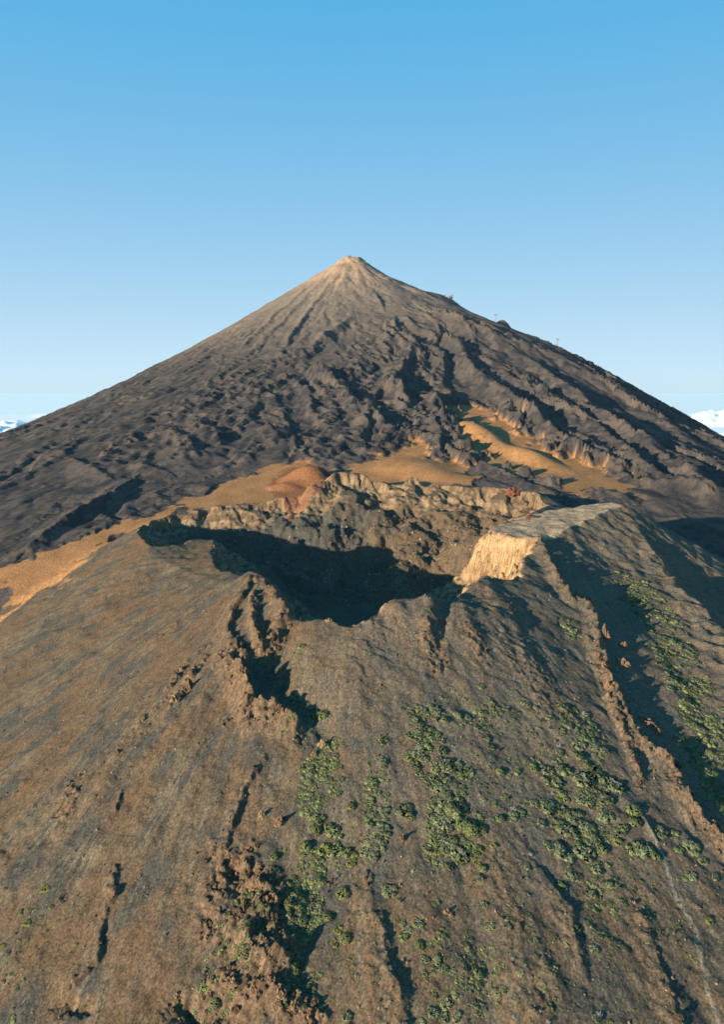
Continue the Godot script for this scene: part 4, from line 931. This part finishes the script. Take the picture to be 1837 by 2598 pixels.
# ---- rock ---------------------------------------------------------------------------
func rock_mesh(seed_: int, w: float, h: float, l: float, col: Vector3, segs := 26, rings := 12) -> ArrayMesh:
	var st := SurfaceTool.new(); st.begin(Mesh.PRIMITIVE_TRIANGLES)
	var o := seed_ * 17.3
	var pts: Array = []
	var sc := 2.6 / maxf(w, l)
	for i in rings + 1:
		var row := PackedVector3Array()
		for j in segs:
			var th := (float(i) / rings) * PI * 0.62; var ph := TAU * j / segs
			var d := Vector3(sin(th) * cos(ph), cos(th), sin(th) * sin(ph))
			var p := Vector3(d.x * w * 0.5, d.y * h, d.z * l * 0.5)
			# towers and clefts: the height jumps from block to block, the sides are notched
			var block := n_one.get_noise_2d(p.x * sc * 1.3 + o, p.z * sc * 1.3)
			var k := 1.0 + 0.42 * n_plain.get_noise_3d(p.x * sc + o, p.y * sc * 0.6, p.z * sc) + 0.22 * absf(n_plain.get_noise_3d(p.x * sc * 3.0, p.y * sc * 1.2 + o, p.z * sc * 3.0))
			p.x *= k; p.z *= k; p.y *= clampf(0.85 + 0.75 * block, 0.3, 1.5)
			p += Vector3(n_one.get_noise_3d(p.x * 0.9 + o, p.y * 0.9, p.z * 0.9), n_one.get_noise_3d(p.x * 0.9, p.y * 0.9 + o, p.z * 0.9), n_one.get_noise_3d(p.x * 0.9, p.y * 0.9, p.z * 0.9 + o)) * minf(0.12 * maxf(w, l), 0.7)
			row.append(p)
		pts.append(row)
	for i in rings:
		for j in segs:
			var k := (j + 1) % segs
			for tri in [[pts[i][j], pts[i][k], pts[i + 1][j]], [pts[i][k], pts[i + 1][k], pts[i + 1][j]]]:
				var n: Vector3 = (tri[2] - tri[0]).cross(tri[1] - tri[0])
				if n.length() < 1e-6: continue
				n = n.normalized()
				var cen: Vector3 = (tri[0] + tri[1] + tri[2]) / 3.0
				var tone := 1.0 + 0.5 * n_plain.get_noise_3d(cen.x * 0.5 + o, cen.y * 0.8, cen.z * 0.5)
				var c := col * tone
				for v in tri:
					st.set_color(Color(c.x, c.y, c.z)); st.set_normal(n); st.add_vertex(v)
	return st.commit()

const ROCK_COLORS := {"o": Vector3(0.23, 0.15, 0.095), "b": Vector3(0.12, 0.085, 0.06), "p": Vector3(0.36, 0.25, 0.14), "r": Vector3(0.21, 0.085, 0.055)}

func place_crags(m: Material) -> void:
	var i := 0
	for c in CRAGS:
		i += 1
		var w: float = c[2]; var h: float = minf(c[3] * 0.55, w * 0.9)
		var mi := MeshInstance3D.new(); mi.name = numbered("rock_crag"); mi.mesh = rock_mesh(i, w, h, clampf(w * 0.6, 3.5, 11.0), ROCK_COLORS[c[5]]); mi.material_override = m
		tag(mi, c[6], "rock", "crags and rock outcrops")
		add_child(mi, true)
		mi.position = Vector3(c[0], ground_at(c[0], c[1]) - h * 0.12 - 0.4, c[1]); mi.rotation.y = deg_to_rad(c[4])

func scatter_rubble(m: Material) -> void:
	var rng := RandomNumberGenerator.new(); rng.seed = 12
	var meshes := [rock_mesh(501, 1.0, 0.6, 0.8, Vector3(0.26, 0.19, 0.13), 7, 4), rock_mesh(502, 1.0, 0.7, 1.0, Vector3(0.2, 0.14, 0.09), 7, 4), rock_mesh(503, 1.0, 0.8, 1.0, Vector3(0.19, 0.125, 0.08), 8, 4)]
	var lots: Array = [[], [], []]
	for i in 12000:   # the flanks
		var z := rng.randf_range(-720, -260); var x := rng.randf_range(-0.5, 0.5) * (-z + 60.0)
		var k := n_plain.get_noise_2d(x * 0.03, z * 0.012)
		if rng.randf() > 0.35 + 1.2 * k: continue
		lots[i % 2].append([x, z, 0.3 + 1.6 * pow(rng.randf(), 5.0)])
	for i in 9000:   # under the crater cliffs
		var x := rng.randf_range(-230, 260); var z := rng.randf_range(-1235, -930)
		var d := sample(sd_d, x, z)
		if d > -9.0: continue
		var y := ground_at(x, z)
		var fall := smoothstep(10.0, -60.0, y)
		if rng.randf() > 0.1 + 0.75 * fall * smoothstep(-180, 60, x + 120.0): continue
		lots[i % 2].append([x, z, 0.6 + 3.4 * pow(rng.randf(), 4.0)])
	var ga: Dictionary = grids[0]; var rock: PackedFloat32Array = ga.rock
	for i in 60000:   # broken blocks on the ribs and crags
		var z := rng.randf_range(-619, -250); var x := rng.randf_range(-0.5, 0.5) * (-z + 60.0)
		var k: int = int((z - ga.z0) / ga.step) * ga.nx + int((x - ga.x0) / ga.step)
		if rng.randf() > rock[k] * 0.5 - 0.12: continue
		lots[2].append([x, z, 0.8 + 3.0 * pow(rng.randf(), 3.0)])
	for q in 3:
		var mm := MultiMesh.new(); mm.transform_format = MultiMesh.TRANSFORM_3D; mm.use_colors = true; mm.mesh = meshes[q]; mm.instance_count = lots[q].size()
		for i in lots[q].size():
			var s: Array = lots[q][i]; var e: float = s[2]
			var b := Basis.from_euler(Vector3(rng.randf_range(-0.4, 0.4), rng.randf() * TAU, rng.randf_range(-0.4, 0.4))).scaled(Vector3(e, e * rng.randf_range(0.7, 1.2), e))
			mm.set_instance_transform(i, Transform3D(b, Vector3(s[0], ground_at(s[0], s[1]) - 0.1 * e, s[1])))
			var v := rng.randf_range(0.5, 1.5); mm.set_instance_color(i, Color(v, v, v))
		var mi := MultiMeshInstance3D.new(); mi.name = ["rubble", "loose_stones", "rock_blocks"][q]; mi.multimesh = mm; mi.material_override = m
		mi.set_meta("kind", "stuff"); tag(mi, ["pale broken stones strewn over slopes and crater talus", "brown loose stones strewn over slopes and crater talus", "rust-brown broken blocks covering the rock ribs"][q], "rubble")
		add_child(mi, true)

# ---- the cable car on the far shoulder --------------------------------------------------
func bar(st: SurfaceTool, a: Vector3, b: Vector3, r: float) -> void:
	var d := (b - a).normalized(); var x := d.cross(Vector3(0.31, 0.2, 0.93)).normalized(); var y := d.cross(x)
	for k in 4:
		var u := (x * cos(k * TAU / 4) + y * sin(k * TAU / 4)) * r; var v := (x * cos((k + 1) * TAU / 4) + y * sin((k + 1) * TAU / 4)) * r
		for q in [a + u, b + u, a + v, a + v, b + u, b + v]: st.add_vertex(q)

func finish(st: SurfaceTool, called: String, m: Material, parent: Node) -> MeshInstance3D:
	st.generate_normals()
	var mi := MeshInstance3D.new(); mi.name = called; mi.mesh = st.commit(); mi.material_override = m; parent.add_child(mi, true)
	return mi

func box(st: SurfaceTool, c: Vector3, s: Vector3) -> void:
	var b := BoxMesh.new(); b.size = s
	st.append_from(b, 0, Transform3D(Basis(), c))

func plain(c: Color, rough := 0.6, metal := 0.0) -> StandardMaterial3D:
	var m := StandardMaterial3D.new(); m.albedo_color = c; m.roughness = rough; m.metallic = metal; return m

func build_cable_car() -> void:
	var steel := plain(Color(0.42, 0.45, 0.48), 0.5, 0.3)
	var i := 0
	var tops: Array = []
	for t in TOWERS:
		var o := Node3D.new(); o.name = numbered("cable_car_tower"); add_child(o, true)
		var h: float = t[2]
		o.position = Vector3(t[0], ground_at(t[0], t[1]) - 1.5, t[1]); o.rotation.y = 0.35
		for sx in [-1, 1]:
			for sz in [-1, 1]:
				var st := SurfaceTool.new(); st.begin(Mesh.PRIMITIVE_TRIANGLES)
				bar(st, Vector3(sx * 4.2, 0, sz * 3.4), Vector3(sx * 2.6, h, sz * 1.6), 0.55); finish(st, "leg", steel, o)
		var st2 := SurfaceTool.new(); st2.begin(Mesh.PRIMITIVE_TRIANGLES)
		for k in 3:
			var y0 := h * (0.1 + 0.28 * k); var y1 := h * (0.38 + 0.28 * k)
			for sz in [-1.0, 1.0]:
				var a0 := lerpf(4.2, 2.6, y0 / h); var a1 := lerpf(4.2, 2.6, y1 / h); var b0: float = sz * lerpf(3.4, 1.6, y0 / h); var b1: float = sz * lerpf(3.4, 1.6, y1 / h)
				bar(st2, Vector3(-a0, y0, b0), Vector3(a1, y1, b1), 0.22); bar(st2, Vector3(a0, y0, b0), Vector3(-a1, y1, b1), 0.22)
		finish(st2, "bracing", steel, o)
		var st3 := SurfaceTool.new(); st3.begin(Mesh.PRIMITIVE_TRIANGLES)
		box(st3, Vector3(0, h + 0.8, 0), Vector3(13, 1.4, 2.6)); var arm := finish(st3, "crossarm", steel, o)
		for sx in [-1, 1]:
			var st4 := SurfaceTool.new(); st4.begin(Mesh.PRIMITIVE_TRIANGLES)
			box(st4, Vector3(sx * 5.4, h + 2.2, 0), Vector3(1.6, 1.4, 6.0)); finish(st4, "cable_saddle", steel, arm)
		tops.append(o.position + Vector3(0, h + 2.8, 0))
		tag(o, "steel lattice cable car tower beside the small brown knoll on the skyline" if i == 0 else "shorter steel lattice cable car tower lower down the skyline", "tower", "cable car towers")
		i += 1
	var b := Node3D.new(); b.name = "cable_car_station"; add_child(b, true)
	b.position = Vector3(STATION[0], ground_at(STATION[0], STATION[1]) - 2.0, STATION[1])
	var wall := plain(Color(0.45, 0.44, 0.42), 0.9); var roof := plain(Color(0.35, 0.36, 0.38), 0.8); var glass := plain(Color(0.08, 0.1, 0.12), 0.15)
	var s1 := SurfaceTool.new(); s1.begin(Mesh.PRIMITIVE_TRIANGLES); box(s1, Vector3(0, 4.5, 0), Vector3(26, 9, 14)); box(s1, Vector3(10, 10.6, 0), Vector3(9, 3.2, 11)); finish(s1, "wall", wall, b)
	var s2 := SurfaceTool.new(); s2.begin(Mesh.PRIMITIVE_TRIANGLES); box(s2, Vector3(-2.5, 9.35, 0), Vector3(22.0, 0.7, 15)); box(s2, Vector3(10, 12.55, 0), Vector3(10, 0.7, 12)); finish(s2, "roof", roof, b)
	for k in 4:
		var s3 := SurfaceTool.new(); s3.begin(Mesh.PRIMITIVE_TRIANGLES); box(s3, Vector3(-9.0 + k * 5.5, 5.2, 7.06), Vector3(3.8, 3.0, 0.2)); var win := finish(s3, "window", roof, b)
		var s4 := SurfaceTool.new(); s4.begin(Mesh.PRIMITIVE_TRIANGLES); box(s4, Vector3(-9.0 + k * 5.5, 5.2, 7.14), Vector3(3.2, 2.4, 0.12)); finish(s4, "pane", glass, win)
	tag(b, "small flat-roofed cable car station on the far rocky shoulder", "building")
	tops.push_front(b.position + Vector3(8, 11, 0))
	for k in 2:
		var st := SurfaceTool.new(); st.begin(Mesh.PRIMITIVE_TRIANGLES)
		var a: Vector3 = tops[k]; var e: Vector3 = tops[k + 1]; var last := a
		for q in range(1, 13):
			var f := q / 12.0; var p := a.lerp(e, f) - Vector3(0, 9.0 * 4.0 * f * (1 - f) * 0.5, 0)
			bar(st, last, p, 0.16); last = p
		st.generate_normals()
		var mi := MeshInstance3D.new(); mi.name = numbered("cable"); mi.mesh = st.commit(); mi.material_override = steel; add_child(mi, true)
		tag(mi, "thin cable from the station to the first lattice tower" if k == 0 else "thin cable between the two lattice towers", "cable", "cable car cables")

# ---- sea of cloud and the sea below -----------------------------------------------------
func build_cloud_sea() -> void:
	var n := FastNoiseLite.new(); n.seed = 8; n.frequency = 0.00034; n.fractal_octaves = 2; n.fractal_gain = 0.35; n.noise_type = FastNoiseLite.TYPE_SIMPLEX
	var cm := StandardMaterial3D.new(); cm.albedo_color = Color(0.86, 0.88, 0.89); cm.roughness = 1.0; cm.metallic_specular = 0.0
	for side in [-1, 1]:
		var st := SurfaceTool.new(); st.begin(Mesh.PRIMITIVE_TRIANGLES)
		var nx := 190; var nz := 200
		for r in nz:
			for c in nx:
				var z := -9000.0 - 30000.0 * pow(r / float(nz - 1), 1.3); var x: float = side * (0.22 + 0.5 * c / float(nx - 1)) * -z
				var big := n.get_noise_2d(x * 0.25 + 900.0, z * 0.25)
				var y := -1640.0 + (absf(n.get_noise_2d(x, z)) * 330.0 + absf(n.get_noise_2d(x * 2.7 + 70.0, z * 2.7)) * 120.0) * smoothstep(-0.35, 0.25, big)
				st.add_vertex(Vector3(x, y, z))
		for r in nz - 1:
			for c in nx - 1:
				var a := r * nx + c
				if side > 0:
					for q in [a, a + nx, a + 1, a + 1, a + nx, a + nx + 1]: st.add_index(q)
				else:
					for q in [a, a + 1, a + nx, a + 1, a + nx + 1, a + nx]: st.add_index(q)
		st.generate_normals()
		var mi := MeshInstance3D.new(); mi.name = numbered("cloud_bank"); mi.mesh = st.commit(); mi.material_override = cm
		mi.set_meta("kind", "stuff"); tag(mi, "billowing white cloud deck below the mountain's left flank" if side < 0 else "billowing white cloud deck below the mountain's cable car flank", "cloud")
		add_child(mi, true)
	var deck := MeshInstance3D.new(); deck.name = numbered("cloud_bank")
	var pm := PlaneMesh.new(); pm.size = Vector2(260000, 170000); deck.mesh = pm; deck.position = Vector3(0, -1700, -15000); deck.material_override = plain(Color(0.78, 0.85, 0.855), 1.0)
	deck.set_meta("kind", "stuff"); tag(deck, "flat hazy cloud layer reaching to the horizon behind the mountain", "cloud"); add_child(deck, true)
